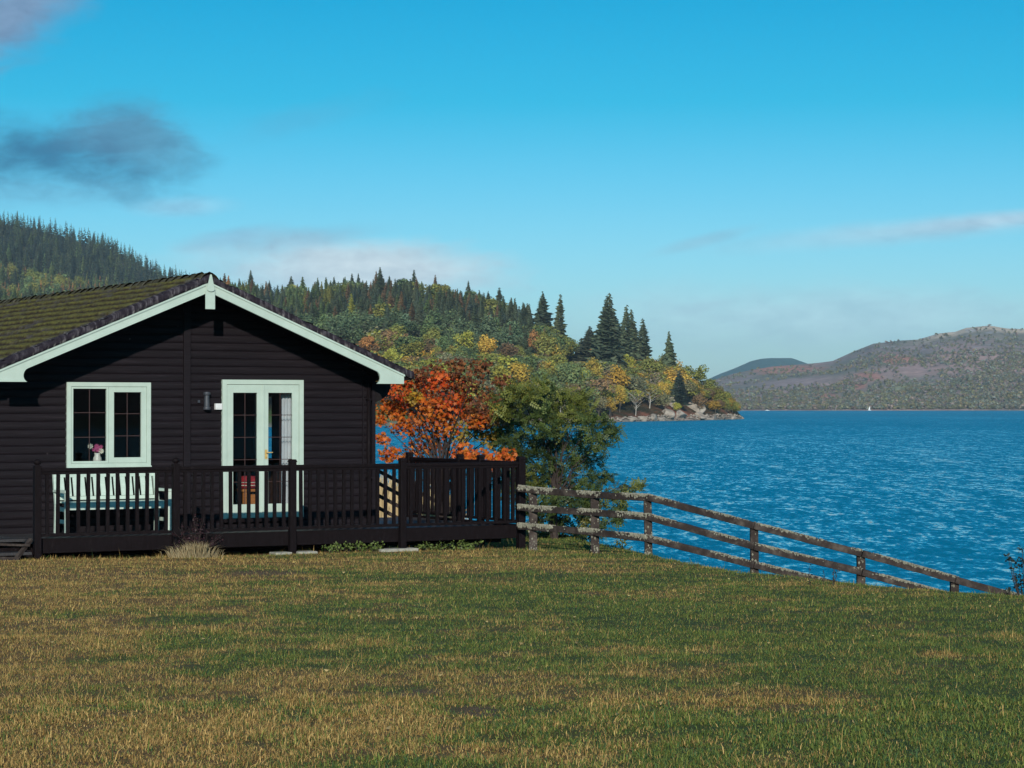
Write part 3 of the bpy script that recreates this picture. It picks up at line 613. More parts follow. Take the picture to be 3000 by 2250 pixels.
# pale board fence on the bank beyond the deck
pf = thing('sloping_fence', 'dark sloping rail fence seen between the balusters beyond the deck', 'fence', (0, 0, 0))
for k in range(4):
    a = at(1075, 1362 + k * 36, 40.5); b = at(1340, 1502 + k * 36, 39.6); mb = MB(); mb.beam(a, b, 0.04, 0.06); mb.build('rail', M['railwood'], pf, bevel=0.004)
for px_, pt in ((1096, 1360), (1208, 1410), (1330, 1480)):
    p = at(px_, pt, 40.3); mb = MB(); mb.box(p.x - .05, p.x + .05, p.y + .02, p.y + .12, float(lawn_z(p.x, p.y)) - .3, p.z); mb.build('post', M['railwood'], pf)
V, T, Cc = [], [], []
for k in range(5200):
    x = RNG.uniform(-3.6, -1.2); y = RNG.uniform(50, 53.5); z = float(lawn_z(x, y)); h = RNG.uniform(.9, 1.75) * (1 - .25 * (x + 3.6) / 2.4); b = len(V); w = .012; lx, ly = RNG.normal(0, .12), RNG.normal(0, .12)
    V += [(x - w, y, z - .05), (x + w, y, z - .05), (x + lx * .5 + w, y + ly * .5, z + h * .7), (x + lx * .5 - w, y + ly * .5, z + h * .7), (x + lx, y + ly, z + h)]; T += [(b, b + 1, b + 2), (b, b + 2, b + 3), (b + 3, b + 2, b + 4)]
    q = RNG.random(); Cc += [(.38 + .22 * q, .28 + .19 * q, .14 + .13 * q)] * 5
o = arr_mesh('reeds', np.array(V), np.array(T), np.array(Cc), M['grass']); tag(o, 'pale dry reeds on the bank beyond the deck', 'reeds', kind='stuff')

# ------------------------------------------------------------------ concrete pads under the deck posts
for (u, w, lab) in ((0.61, 0.13, 'small pale concrete pad left of the balustrade post below the door'), (0.98, 0.15, 'pale concrete pad right of the balustrade post below the door'), (2.43, 0.30, 'long pale concrete pad under the balustrade post beside the cabin corner')):
    p = cabin(u, -2.06); g = gz(u, -2.06); s = thing('concrete_pad', lab, 'concrete pad', (p.x, p.y, g), TH, 'concrete pads under the deck')
    mb = MB(); mb.box(-w, w, -0.13, 0.10, -0.05, 0.035); mb.build('slab', M['slab'], s, bevel=0.012)

# ------------------------------------------------------------------ leaves on near plants
def leaves(name, centres, parent, rnd, shape='kite', material=None):
    """centres: (point, radius, count, size, colour, colour2)"""
    V, T, Cc = [], [], []
    for (p, r, n, size, c1, c2) in centres:
        for _ in range(n):
            d = Vector((rnd.gauss(0, 1), rnd.gauss(0, 1), rnd.gauss(0, 1))); d = d.normalized() * r * rnd.random() ** 0.45
            q = Vector(p) + Vector((d.x, d.y, d.z * 0.85))
            t = rnd.random(); v = rnd.uniform(0.65, 1.3); c = [(a * (1 - t) + b * t) * v for a, b in zip(c1, c2)]
            nrm = (Vector((rnd.gauss(0, .6), rnd.gauss(-.4, .6), rnd.gauss(.5, .6)))).normalized(); ax = nrm.orthogonal().normalized(); ang = rnd.uniform(0, 6.28)
            e = ax * math.cos(ang) + nrm.cross(ax) * math.sin(ang); f = nrm.cross(e); s = size * rnd.uniform(.6, 1.25)
            if shape == 'palm':
                blades = [(0, 1.0), (0.9, .8), (-0.9, .8), (1.9, .5), (-1.9, .5)]
            elif shape == 'pinnate':
                blades = [(0, .55)]
            else: blades = [(0, 1.0)]
            if shape == 'pinnate':
                items = []
                for k in range(4):
                    for sg in (-1, 1): items.append((q + e * (s * k * .30), (e * .55 + f * sg).normalized(), s * .38, s * .145))
                items.append((q + e * s * 1.15, e, s * .42, s * .15))
            else:
                items = [(q, e * math.cos(a) + f * math.sin(a), s * l, s * l * (.27 if shape == 'palm' else .33)) for a, l in blades]
            for (o_, dir_, ln, wd) in items:
                sd = nrm.cross(dir_).normalized(); b = len(V)
                V += [o_, o_ + dir_ * ln * .5 + sd * wd + nrm * ln * .05, o_ + dir_ * ln - nrm * ln * .10, o_ + dir_ * ln * .5 - sd * wd + nrm * ln * .05]
                T += [(b, b + 1, b + 2), (b, b + 2, b + 3)]; Cc += [c] * 4
    return arr_mesh(name, np.array([tuple(v) for v in V]), np.array(T), np.array(Cc), material or M['leaf'], parent)
def branches(mb, base, tips, rnd, r0, n=5):
    base = Vector(base)
    for tp in tips:
        tp = Vector(tp); mid = base.lerp(tp, 0.45); mid = Vector((base.x * .55 + mid.x * .45, base.y * .55 + mid.y * .45, mid.z)) + Vector((rnd.gauss(0, .06), rnd.gauss(0, .06), 0))
        q = base.lerp(mid, .5) + Vector((rnd.gauss(0, .04), rnd.gauss(0, .04), 0)); k = mid.lerp(tp, .55) + Vector((rnd.gauss(0, .05), rnd.gauss(0, .05), rnd.gauss(.03, .05)))
        mb.tube([base, q, mid, k, tp], [r0, r0 * .8, r0 * .55, r0 * .3, r0 * .1], n)
        for _ in range(3):
            e = k.lerp(tp, rnd.random()); mb.tube([e, e + Vector((rnd.gauss(0, .15), rnd.gauss(0, .15), rnd.gauss(.08, .1)))], [r0 * .16, r0 * .05], 4)
rnd = random.Random(21)
RED = ((.48, .040, .012), (.60, .15, .02)); ORG = ((.50, .075, .012), (.55, .19, .022)); BRN = ((.14, .042, .022), (.26, .10, .03)); YEL = ((.45, .22, .02), (.30, .24, .04)); GRN = ((.10, .12, .025), (.20, .18, .03))
MC = [(1290, 1115, 34, RED), (1185, 1100, 24, RED), (1235, 1120, 30, RED), (1365, 1165, 34, RED), (1170, 1140, 42, RED), (1132, 1195, 36, ORG), (1200, 1190, 52, RED), (1195, 1120, 30, BRN), (1250, 1150, 45, RED), (1212, 1165, 26, YEL), (1270, 1205, 50, ORG), (1180, 1245, 45, ORG), (1245, 1262, 55, ORG), (1315, 1185, 42, RED), (1330, 1125, 34, RED), (1380, 1130, 42, BRN),
      (1305, 1245, 45, ORG), (1140, 1330, 34, ORG), (1215, 1325, 42, ORG), (1285, 1305, 42, ORG), (1350, 1325, 36, ORG), (1420, 1342, 34, ORG), (1490, 1345, 34, ORG), (1455, 1350, 30, ORG), (1440, 1290, 34, YEL), (1405, 1235, 34, ORG), (1470, 1250, 30, BRN), (1385, 1345, 30, ORG), (1425, 1230, 34, BRN), (1350, 1110, 34, BRN), (1400, 1200, 40, BRN), (1440, 1165, 36, BRN), (1455, 1220, 40, YEL), (1400, 1265, 38, GRN), (1350, 1270, 36, YEL),
      (1280, 1085, 32, BRN), (1232, 1095, 24, BRN), (1335, 1075, 30, BRN), (1402, 1075, 36, BRN), (1120, 1285, 20, ORG), (1160, 1195, 36, ORG), (1115, 1230, 20, ORG), (1460, 1275, 36, GRN), (1370, 1215, 36, ORG), (1470, 1120, 26, BRN)]
tr = thing('maple_tree', 'bushy maple in orange red autumn leaf behind the deck balustrade', 'tree', at(1290, 1600, 41.5)); b0 = Vector(tr.location); b0.z = float(lawn_z(b0.x, b0.y)); tr.location = b0
cs = []; tips = []
for (px_, py_, r_, c_) in MC:
    D_ = (37.4 if (py_ > 1315 and px_ > 1300) else 39.2 if px_ > 1390 else 41.5) + rnd.uniform(-.6, .6); p = at(px_, py_, D_) - b0; r = r_ / F * D_ * 1.12; tips.append(p)
    sparse = c_ is BRN
    cs.append((p, r, int(r_ * (3.0 if sparse else 4.1)), 0.060, c_[0], c_[1]))
mb = MB(); mb.tube([(0, 0, -.2), (.02, .02, .3), (.0, 0, .7)], [.10, .085, .07], 8)
branches(mb, (0, 0, .55), tips, rnd, .024); mb.build('trunk', M['twig'], tr)
leaves('crown', cs, tr, rnd, 'palm')
GA = ((.035, .060, .018), (.11, .145, .035)); GB = ((.075, .10, .022), (.20, .21, .045)); GD = ((.030, .050, .016), (.08, .105, .025)); GY_ = ((.10, .11, .02), (.22, .20, .04))
AC = [(1470, 1400, 34, GA), (1500, 1440, 34, GD), (1520, 1340, 34, GA), (1620, 1560, 34, GA), (1690, 1570, 34, GA), (1560, 1500, 38, GA), (1760, 1540, 32, GA), (1720, 1480, 36, GD), (1545, 1470, 28, GD), (1480, 1185, 46, GB), (1540, 1155, 44, GB), (1600, 1180, 50, GA), (1660, 1168, 38, GB), (1500, 1240, 52, GA), (1575, 1230, 60, GA), (1645, 1230, 50, GB), (1705, 1210, 40, GB), (1745, 1240, 38, GA), (1790, 1268, 34, GA), (1560, 1300, 55, GD), (1630, 1300, 50, GA), (1700, 1290, 42, GA), (1755, 1300, 34, GA),
      (1490, 1310, 40, GD), (1600, 1370, 55, GD), (1680, 1350, 42, GA), (1740, 1345, 34, GA), (1570, 1420, 42, GB), (1650, 1420, 50, GA), (1720, 1412, 42, GA), (1772, 1395, 28, GA), (1600, 1480, 44, GA), (1680, 1480, 42, GD), (1745, 1470, 34, GB), (1800, 1450, 30, GB), (1640, 1535, 32, GA), (1720, 1535, 34, GY_), (1575, 1535, 24, GY_), (1800, 1515, 26, GA), (1845, 1432, 20, GB), (1872, 1425, 12, GB), (1820, 1490, 22, GA), (1530, 1390, 34, GA), (1700, 1160, 20, GB), (1590, 1130, 24, GB), (1500, 1140, 24, GB)]
tr = thing('leafy_tree', 'dark green loose leafy tree behind the first fence bay', 'tree', at(1625, 1640, 38)); b0 = Vector(tr.location); b0.z = float(lawn_z(b0.x, b0.y)); tr.location = b0
cs = []; tips = []
for (px_, py_, r_, c_) in AC:
    D_ = 38 + rnd.uniform(-.9, .9); p = at(px_, py_, D_) - b0; r = r_ / F * D_ * 1.15; tips.append(p)
    cs.append((p, r, int(r_ * r_ * .050) + 14, 0.11, c_[0], c_[1]))
mb = MB(); mb.tube([(0, 0, -.2), (-.02, .02, .4), (.03, 0, .8)], [.075, .065, .055], 8); branches(mb, (0.03, 0, .7), tips, rnd, .017); mb.build('trunk', M['twig'], tr)
leaves('crown', cs, tr, rnd, 'pinnate')
# low bush under that tree, on the bank behind the rails
bu = thing('bank_bush', 'low green bramble bush on the bank behind the third fence post', 'bush', (1.9, 34.5, float(lawn_z(1.9, 34.5))))
b0 = Vector(bu.location); cs = []; mb = MB()
for k in range(16):
    p = at(rnd.uniform(1690, 1960), rnd.uniform(1560, 1650), 34.5 + rnd.uniform(-.6, .8)); p.z = min(p.z, float(lawn_z(p.x, p.y)) + rnd.uniform(.05, .35)); p = p - b0; cs.append((p, .13, 30, .05, GA[0], GY_[1])); mb.tube([(p.x * .6, p.y * .6, -.1), p], [.006, .003], 4)
mb.build('stem', M['twig'], bu); leaves('foliage', cs, bu, rnd)
# right edge shrub
sh = thing('dark_shrub', 'dark leafy shrub at the lower end of the rail fence', 'shrub', (5.55, 24.6, float(lawn_z(5.55, 24.6)))); b0 = Vector(sh.location); cs = []; mb = MB()
for (px_, py_, r_) in ((2995, 1610, 14), (2985, 1650, 16), (3010, 1640, 24), (2960, 1640, 9), (2975, 1690, 14), (3000, 1700, 22), (2990, 1725, 18), (2955, 1728, 10), (3030, 1600, 24), (3040, 1680, 34), (3060, 1560, 24), (3080, 1640, 40), (2945, 1745, 10), (3020, 1730, 26), (2968, 1665, 7), (2952, 1628, 6)):
    p = at(px_, py_, 24.6 + rnd.uniform(-.15, .25)) - b0; cs.append((p, r_ / F * 24.6 * 1.2, int(r_ * 1.7) + 4, .034, (.012, .016, .012), (.035, .04, .02))); mb.tube([(0.05, 0, -.2), (p.x * .6, p.y * .6, p.z * .4), p], [.008, .005, .002], 5)
mb.build('stem', M['twig'], sh); leaves('foliage', cs, sh, rnd)
for (px_, top_, D_, h_, lab) in ((2372, 1655, 24.5, .12, 'smallest dark weed stalk on the lawn edge in front of the lake'), (2412, 1672, 24.4, .09, 'short dark weed stalk between two others at the lawn edge'), (2440, 1640, 24.3, .22, 'tallest branching dark weed at the lawn edge in front of the lake')):
    g = at(px_, 1700, D_); g.z = float(lawn_z(g.x, g.y)); w = thing('weed', lab, 'weed', g, 0, 'dark weeds at the lawn edge'); mb = MB(); cs = []; top = at(px_, top_, D_) - g
    for k in range(3 if h_ > .2 else 1):
        tp = top + Vector((k * .03, 0, -k * .04)); mb.tube([(0, 0, -.02), tp * .5 + Vector((rnd.gauss(0, .012), 0, 0)), tp], [.003, .0025, .001], 4)
        for q in range(7): cs.append((tp * (q / 7 + .1), .015, 2, .024, (.03, .025, .02), (.06, .05, .03)))
    mb.build('stem', M['twig'], w); leaves('foliage', cs, w, rnd)
# dead dark plant, dry tuft and low weeds along the foot of the deck
dp = thing('withered_plant', 'dark withered bushy plant against the deck below the bench end', 'plant', cabin(-0.72, -2.2, gz(-.72, -2.2)), TH); mb = MB(); cs = []
for k in range(26):
    a = rnd.uniform(-.42, .38); h_ = rnd.uniform(.25, .62) * (1 - abs(a) * .9); tp = Vector((a + .12 * (h_), rnd.uniform(-.1, .1), h_)); mb.tube([(a * .4, 0, 0), tp * .5 + Vector((rnd.gauss(0, .02), 0, 0)), tp], [.004, .003, .0015], 4)
    for q in range(9): cs.append((tp * rnd.uniform(.25, 1), .04, 3, .03, (.022, .010, .016), (.07, .03, .035)))
mb.build('stem', M['twig'], dp); leaves('foliage', cs, dp, rnd)
def tuft(name, label, u, v, n, h, spread, c1, c2, group=None):
    t = thing(name, label, 'grass tuft', cabin(u, v, gz(u, v)), TH, group); V, T, Cc = [], [], []
    for _ in range(n):
        x = rnd.gauss(0, spread * .35); y = rnd.gauss(0, spread * .2); hh = h * rnd.uniform(.45, 1.1) * (1 - .4 * min(1, abs(x) / spread)); lx = rnd.gauss(0, .35) * hh + x * .5; ly = rnd.gauss(0, .3) * hh; w = .004; b = len(V)
        k = rnd.random(); c = [p * (1 - k) + q * k for p, q in zip(c1, c2)]; V += [(x - w, y, -.01), (x + w, y, -.01), (x + lx * .4 + w * .7, y + ly * .4, hh * .65), (x + lx * .4 - w * .7, y + ly * .4, hh * .65), (x + lx, y + ly, hh * (.9 if abs(lx) < .3 * hh else .75))]
        T += [(b, b + 1, b + 2), (b, b + 2, b + 3), (b + 3, b + 2, b + 4)]; Cc += [c] * 5
    return arr_mesh('blades', np.array(V), np.array(T), np.array(Cc), M['grass'], t)
tuft('dry_grass_tuft', 'straw coloured grass tuft in front of the withered plant', -0.80, -2.34, 420, .27, .42, (.22, .16, .08), (.42, .34, .20))
for k, (u, lab) in enumerate(((1.45, 'low green weeds against the deck right of the door'), (1.95, 'broad patch of green weeds against the deck below the plain wall'), (3.05, 'leafy green weeds against the deck just right of the long pad'), (3.55, 'green weeds against the deck near its right end'))):
    w = thing('low_weeds', lab, 'weeds', cabin(u, -2.13, gz(u, -2.13)), TH, 'green weeds along the foot of the deck'); cs = []; mb = MB()
    for q in range(26):
        p = Vector((rnd.gauss(0, .16), rnd.gauss(0, .04), rnd.uniform(.01, .13))); cs.append((p, .035, 7, .04, (.07, .11, .025), (.19, .24, .06))); mb.tube([(p.x * .8, p.y, -.02), p], [.003, .002], 4)
    mb.build('stem', M['twig'], w); leaves('foliage', cs, w, rnd)

# ------------------------------------------------------------------ land across the water
def itp(x, xs, ys): return np.interp(x, xs, ys)
A_SHORE = ([-3000, 0, 600, 1000, 1400, 1850, 2100, 2180], [520, 520, 540, 560, 620, 741, 835, 885])
A_RIDGE = ([-3000, 600, 1100, 1500, 1700, 1900, 2050, 2180], [1300, 1300, 1250, 1050, 930, 890, 885, 893])
A_TOP = ([-3000, -600, 200, 560, 640, 720, 800, 900, 1000, 1100, 1200, 1300, 1400, 1500, 1560, 1630, 1690, 1760, 1850, 1930, 1990, 2050, 2100, 2140, 2165, 2180], [860, 860, 840, 830, 822, 815, 822, 818, 808, 800, 806, 822, 850, 878, 895, 950, 1000, 1000, 1010, 1030, 1045, 1075, 1115, 1160, 1200, 1232])
def zat(py, Y): return EYE + (1190 - py) / F * Y
def landA(a, Y):
    ys = itp(a, *A_SHORE); yr = itp(a, *A_RIDGE); tp = itp(a, *A_TOP)
    tree = np.interp(a, [1600, 2050, 2120, 2180], [13, 11, 5, 0])
    zr = np.maximum(zat(tp, yr) - tree, WATER + 0.4)
    t = np.clip((Y - ys) / np.maximum(yr - ys, 5), -1, 1)
    up = WATER + 0.5 + (zr - WATER - 0.5) * np.where(t > 0, np.abs(t) ** np.interp(a, [600, 1100, 1600, 1900], [1.15, 1.0, 0.85, 0.7]), 0)
    z = np.where(t <= 0, WATER + 0.5 + t * 60, up)
    beyond = np.maximum(Y - yr, 0); z = np.where(beyond > 0, zr - beyond * 0.10, z)
    X = (a - 1500) / F * Y
    amp = np.clip(np.minimum(t, 1) * 8, 0, 1)
    return z + amp * 5.0 * (fbm(X * 0.012, Y * 0.012, 51) - 0.5) * np.interp(a, [1900, 2120], [1, 0.15])
B_TOP = ([-6000, -2500, -1000, -300, 0, 100, 200, 300, 350, 400, 450, 500, 560, 620, 700, 800, 1200], [700, 640, 600, 610, 625, 650, 672, 697, 720, 748, 772, 792, 808, 822, 840, 860, 900])
def landB(a, Y):
    zr = zat(itp(a, *B_TOP), 2200.0) - 6.5; t = np.clip((Y - 1280) / 920, 0, 1); z = 6 + (zr - 6) * t ** 0.95
    z = np.where(Y > 2200, zr - (Y - 2200) * .08, z); X = (a - 1500) / F * Y
    return z + 16 * (fbm(X * 0.006, Y * 0.006, 71) - 0.5) * np.clip(t * 5, 0, 1)
C_TOP = ([1300, 1900, 2070, 2110, 2150, 2260, 2400, 2440, 2500, 2560, 2640, 2690, 2750, 2800, 2830, 2900, 2950, 3000, 3300, 3800, 4500, 9000], [1150, 1135, 1120, 1106, 1094, 1074, 1062, 1057, 1030, 1006, 997, 994, 976, 971, 960, 953, 961, 963, 945, 930, 960, 900])
def landC(a, Y):
    zr = zat(itp(a, *C_TOP), 3700.0); t = np.clip((Y - 2570) / 1130, -1, 1); z = WATER + .5 + (zr - WATER) * np.where(t > 0, np.abs(t) ** 0.9, 0) + np.minimum(t, 0) * 60
    z = np.where(Y > 3700, zr - (Y - 3700) * .1, z); X = (a - 1500) / F * Y
    rid = fbm(X * 0.004, Y * 0.0025, 91); fold = fbm(X * 0.0016 + Y * 0.0006, Y * 0.0004, 93)
    return z + (26 * (rid - 0.5) + 40 * (fold - .5)) * np.clip(t * 4, 0, 1) * np.clip((1.02 - t) * 3, 0.12, 1)
D_TOP = ([1500, 2000, 2072, 2110, 2150, 2200, 2230, 2260, 2320, 2360, 2400, 2460, 2600, 3200], [1150, 1130, 1112, 1095, 1080, 1058, 1051, 1049, 1049, 1063, 1078, 1090, 1110, 1130])
def landD(a, Y):
    zr = zat(itp(a, *D_TOP), 6200.0); t = np.clip((Y - 4800) / 1400, 0, 1); return np.where(Y > 6200, zr - (Y - 6200) * .1, -3 + (zr + 3) * t)
def land_mesh(name, fn, a0, a1, na, ys, colour, label):
    a = np.linspace(a0, a1, na); A, T = np.meshgrid(a, np.array(ys)); Yv = T(A) if callable(T) else T
    X = (A - 1500) / F * Yv; Z = fn(A, Yv)
    o = arr_mesh(name, np.stack([X, Yv, Z], -1).reshape(-1, 3), grid_tris(len(ys), na), colour(A, Yv, Z, X).reshape(-1, 3), M['land'], smooth=True)
    tag(o, kind='structure'); o['label'] = label; return o
def colA(A, Y, Z, X):
    n = fbm(X * .03, Y * .03, 55); c = mixc((.030, .034, .016), (.075, .060, .028), n)
    ys = itp(A, *A_SHORE); near = 1 - sstep(6, 40, Y - ys)
    c = mixc(c, (.26, .10, .06), sstep(1750, 1850, A) * (1 - sstep(2120, 2160, A)) * near * sstep(.35, .6, fbm(X * .08, Y * .08, 57)))
    c = mixc(c, (.11, .17, .045), (1 - sstep(1150, 1250, A)) * (1 - sstep(40, 62, Y - ys)))
    return mixc(c, (.30, .27, .23), (1 - sstep(0.4, 1.4, Z - WATER)) * .8)
def colB(A, Y, Z, X): return mixc((.028, .036, .020), (.06, .055, .028), fbm(X * .02, Y * .02, 75))
def colC(A, Y, Z, X):
    n = fbm(X * .010, Y * .006, 95); n2 = fbm(X * .03, Y * .015, 96); n3 = fbm(X * .0035, Y * .0018, 97); py = 1190 - (Z - EYE) / Y * F
    c = mixc((.21, .20, .16), (.33, .25, .24), sstep(.35, .65, n)); c = mixc(c, (.48, .31, .28), sstep(.52, .66, n3) * .8)
    top = sstep(0.0, 1.0, (itp(A, *C_TOP) + 24 + 14 * (n - .5) - py) / 14) * sstep(2640, 2760, A); c = mixc(c, (.62, .50, .38), top)
    for (px_, py_, rx, ry) in ((2545, 1102, 45, 14), (2510, 1130, 30, 10), (2620, 1050, 60, 16), (2300, 1080, 120, 16), (2420, 1165, 40, 12), (2930, 1110, 40, 14)):
        q = np.hypot((A - px_) / rx, (py - py_) / ry) + 1.2 * (n2 - .5); c = mixc(c, (.52, .23, .17), (1 - sstep(.5, 1.2, q)) * .85)
    q = np.hypot((A - 2640) / 110, (py - 1140 + (A - 2640) * .18) / 12) + 1.0 * (n2 - .5); c = mixc(c, (.28, .31, .17), (1 - sstep(.6, 1.3, q)) * .8)
    rk = sstep(.66, .74, fbm(X * .03, Y * .02, 99)) * sstep(1010, 1060, 2060 - py); c = mixc(c, (.42, .40, .42), rk * .7)
    return mixc(c, (.17, .17, .15), sstep(.6, .8, fbm(X * .02, Y * .012, 100)) * .6)
def colD(A, Y, Z, X): return mixc((.045, .12, .11), (.06, .14, .13), fbm(X * .01, Y * .004, 105))
# wooded headland: rows follow the shoreline
a = np.linspace(-3000, 2180, 420); tt = np.concatenate([[-.12, -.03], np.linspace(0, 1, 60), [1.15, 1.4, 1.8, 2.6]])
A, T_ = np.meshgrid(a, tt); ys_ = itp(A, *A_SHORE); yr_ = itp(A, *A_RIDGE); Yv = ys_ + (np.maximum(yr_ - ys_, 8)) * T_
Xv = (A - 1500) / F * Yv; Zv = landA(A, Yv)
o = arr_mesh('wooded_headland', np.stack([Xv, Yv, Zv], -1).reshape(-1, 3), grid_tris(len(tt), len(a)), colA(A, Yv, Zv, Xv).reshape(-1, 3), M['land'], smooth=True); tag(o, kind='structure')
land_mesh('left_hillside', landB, -6000, 1200, 220, list(np.linspace(1280, 2200, 60)) + [2400, 2800, 3500], colB, 'wooded hillside rising beyond the cabin roof')
land_mesh('far_hillside', landC, 1300, 9000, 900, list(np.linspace(2480, 3700, 110)) + [3900, 4200], colC, 'heather and bracken hillside on the far shore')
land_mesh('far_peak', landD, 1500, 3200, 240, list(np.linspace(4800, 6200, 20)) + [6600, 7400], colD, 'blue green summit beyond the far hillside')
# shore behind the viewer's right, mirrored in the cabin glass
ang = np.linspace(rad(95), rad(200), 90); rr_ = np.linspace(700, 1500, 14); AN, R_ = np.meshgrid(ang, rr_); t = (R_ - 700) / 800
Xv, Yv = R_ * np.sin(AN), R_ * np.cos(AN); Zv = WATER - 1 + 95 * t ** .8 * (.6 + .8 * fbm(AN * 3, R_ * .002, 111)) * np.clip((AN - rad(95)) * 4, 0, 1)
o = arr_mesh('rear_hillside', np.stack([Xv, Yv, Zv], -1).reshape(-1, 3), grid_tris(14, 90), np.broadcast_to(np.array((.022, .018, .014)), (14 * 90, 3)), M['land'], smooth=True); tag(o, kind='structure')

# ------------------------------------------------------------------ lake
def water_mat():
    m, nt, out = nodes('lake_water'); p = N(nt, 'ShaderNodeBsdfPrincipled', Roughness=0.10, IOR=1.33)
    p.inputs['Base Color'].default_value = (0.0, 0.142, 0.245, 1)
    def mth(op, a, b):
        n = nt.nodes.new('ShaderNodeMath'); n.operation = op
        for k, x in enumerate((a, b)):
            if isinstance(x, (int, float)): n.inputs[k].default_value = x
            else: LK(nt, x, n.inputs[k])
        return n.outputs[0]
    # wave slope field: small chop, wavelets and gusts, steep sides turned to the viewer
    comps = ((1.0, (6.5, 2.4, 1), .40), (1.0, (3.4, 1.1, 1), .50), (1.0, (1.7, 0.42, 1), .42), (1.0, (0.8, 0.15, 1), .28), (1.0, (0.26, 0.035, 1), .15), (1.0, (0.012, 0.0035, 1), .12))
    tot = None
    for k, (sc, st, am) in enumerate(comps):
        f = mth('MULTIPLY', mth('SUBTRACT', noise(nt, sc, 2, 0.6, st, dist=0.3), 0.5), am); tot = f if tot is None else mth('ADD', tot, f)
    tcw = nt.nodes.new('ShaderNodeTexCoord'); sp = nt.nodes.new('ShaderNodeSeparateXYZ'); LK(nt, tcw.outputs['Object'], sp.inputs[0])
    mr = N(nt, 'ShaderNodeMapRange'); LK(nt, sp.outputs['Y'], mr.inputs[0])
    for k, x in enumerate((70, 600, .125, .20)): mr.inputs[k + 1].default_value = x
    sy = mth('MAXIMUM', mth('ADD', tot, mr.outputs[0]), -0.01)   # far off, only the sides of waves turned to the shore are seen
    sx = mth('MULTIPLY', mth('SUBTRACT', noise(nt, 1.7, 2, 0.6, (1, .7, 1)), 0.5), 0.5)
    cb = nt.nodes.new('ShaderNodeCombineXYZ'); LK(nt, sx, cb.inputs[0]); LK(nt, mth('MULTIPLY', sy, -1.0), cb.inputs[1]); cb.inputs[2].default_value = 1.0
    vm = nt.nodes.new('ShaderNodeVectorMath'); vm.operation = 'NORMALIZE'; LK(nt, cb.outputs[0], vm.inputs[0]); LK(nt, vm.outputs[0], p.inputs['Normal'])
    LK(nt, p.outputs[0], out.inputs[0]); return m
mb = MB(); mb.add([(-9000, -4000, WATER), (9000, -4000, WATER), (9000, 9000, WATER), (-9000, 9000, WATER)], [(0, 1, 2, 3)])
o = mb.build('water', water_mat()); tag(o, kind='structure')

# ------------------------------------------------------------------ forest
def conifer(seed, whorls, per, radius, base=.10, droop=.35, power=.85):
    r = np.random.default_rng(seed); V, T, Cc = [], [], []
    for i in range(whorls):
        h0 = base + (1 - base) * ((i + r.random() * .7) / whorls); h = h0; L0 = radius * (1 - (h - base) / (1 - base)) ** power * r.uniform(.72, 1.15) + .012
        if h > .985: continue
        for j in range(per):
            h = min(h0 + r.normal() * .9 / whorls, .99)
            an = 2 * math.pi * (j + r.random()) / per; L = L0 * r.uniform(.55, 1.15); dx, dy = math.cos(an), math.sin(an); w = L * r.uniform(.20, .32); dz = droop * L * r.uniform(.6, 1.3); b = len(V); v = r.uniform(.6, 1.35)
            V += [(0, 0, h + .012), (dx * L * .6 - dy * w, dy * L * .6 + dx * w, h - dz * .55), (dx * L, dy * L, h - dz + .25 * L * (r.random() - .3)), (dx * L * .6 + dy * w, dy * L * .6 - dx * w, h - dz * .55), (dx * L * .55, dy * L * .55, h - dz * .5 - .30 * L)]
            T += [(b, b + 1, b + 2), (b, b + 2, b + 3), (b, b + 4, b + 2)]; Cc += [[v * .8] * 3] + [[v] * 3] * 3 + [[v * .9] * 3]
    b = len(V); V += [(-.012, 0, .8), (.012, 0, .8), (0, 0, 1.0), (0, .012, .8)]; T += [(b, b + 1, b + 2), (b, b + 3, b + 2)]; Cc += [[1.0] * 3] * 4
    return np.array(V), np.array(T), np.array(Cc)
def broadleaf(seed, lobes, cards, size, rx=.34, zc=.60, rz=.36):
    r = np.random.default_rng(seed); V, T, Cc = [], [], []
    LB = []
    for k in range(lobes):
        d = r.normal(size=3); d /= np.linalg.norm(d); q = r.random() ** .4 * .72; LB.append((np.array((d[0] * rx * q, d[1] * rx * q, zc + d[2] * rz * q)), r.uniform(.11, .19), r.uniform(.75, 1.25)))
    for k in range(cards):
        c, rd, lv = LB[r.integers(lobes)]; d = r.normal(size=3); d[2] += .25; d /= np.linalg.norm(d); p = c + d * rd * r.uniform(.55, 1.05)
        n = d + r.normal(size=3) * .5; n /= np.linalg.norm(n); e = np.cross(n, r.normal(size=3)); e /= np.linalg.norm(e); f = np.cross(n, e); s = size * r.uniform(.6, 1.3); b = len(V); v = lv * r.uniform(.7, 1.3)
        V += [p - e * s, p + f * s * .6, p + e * s, p - f * s * .6]; T += [(b, b + 1, b + 2), (b, b + 2, b + 3)]; hue = r.uniform(-.12, .12); Cc += [[v * (1 + hue), v, v * (1 - hue)]] * 4
    return np.array(V), np.array(T), np.array(Cc)
CON = [conifer(100 + i, 34, 14, (.20, .24, .17, .26, .21, .15)[i], (.08, .12, .1, .14, .06, .2)[i], (.35, .5, .3, .25, .6, .2)[i], (.8, .9, .75, 1., .85, .7)[i]) for i in range(6)]
BRO = [broadleaf(200 + i, (11, 14, 10, 16, 12, 9)[i], 1150, .031, (.36, .42, .30, .46, .34, .28)[i], (.60, .58, .62, .55, .6, .62)[i], (.36, .36, .34, .38, .36, .36)[i]) for i in range(6)]
PIN = [broadleaf(300 + i, (12, 14, 11)[i], 900, .030, (.28, .32, .26)[i], .62, .38) for i in range(3)]
BAR = [broadleaf(400 + i, 9, 130, .030, .30, .64, .32) for i in range(2)]
CON_L = [conifer(500 + i, 12, 6, (.18, .21, .15, .2)[i], .08) for i in range(4)]
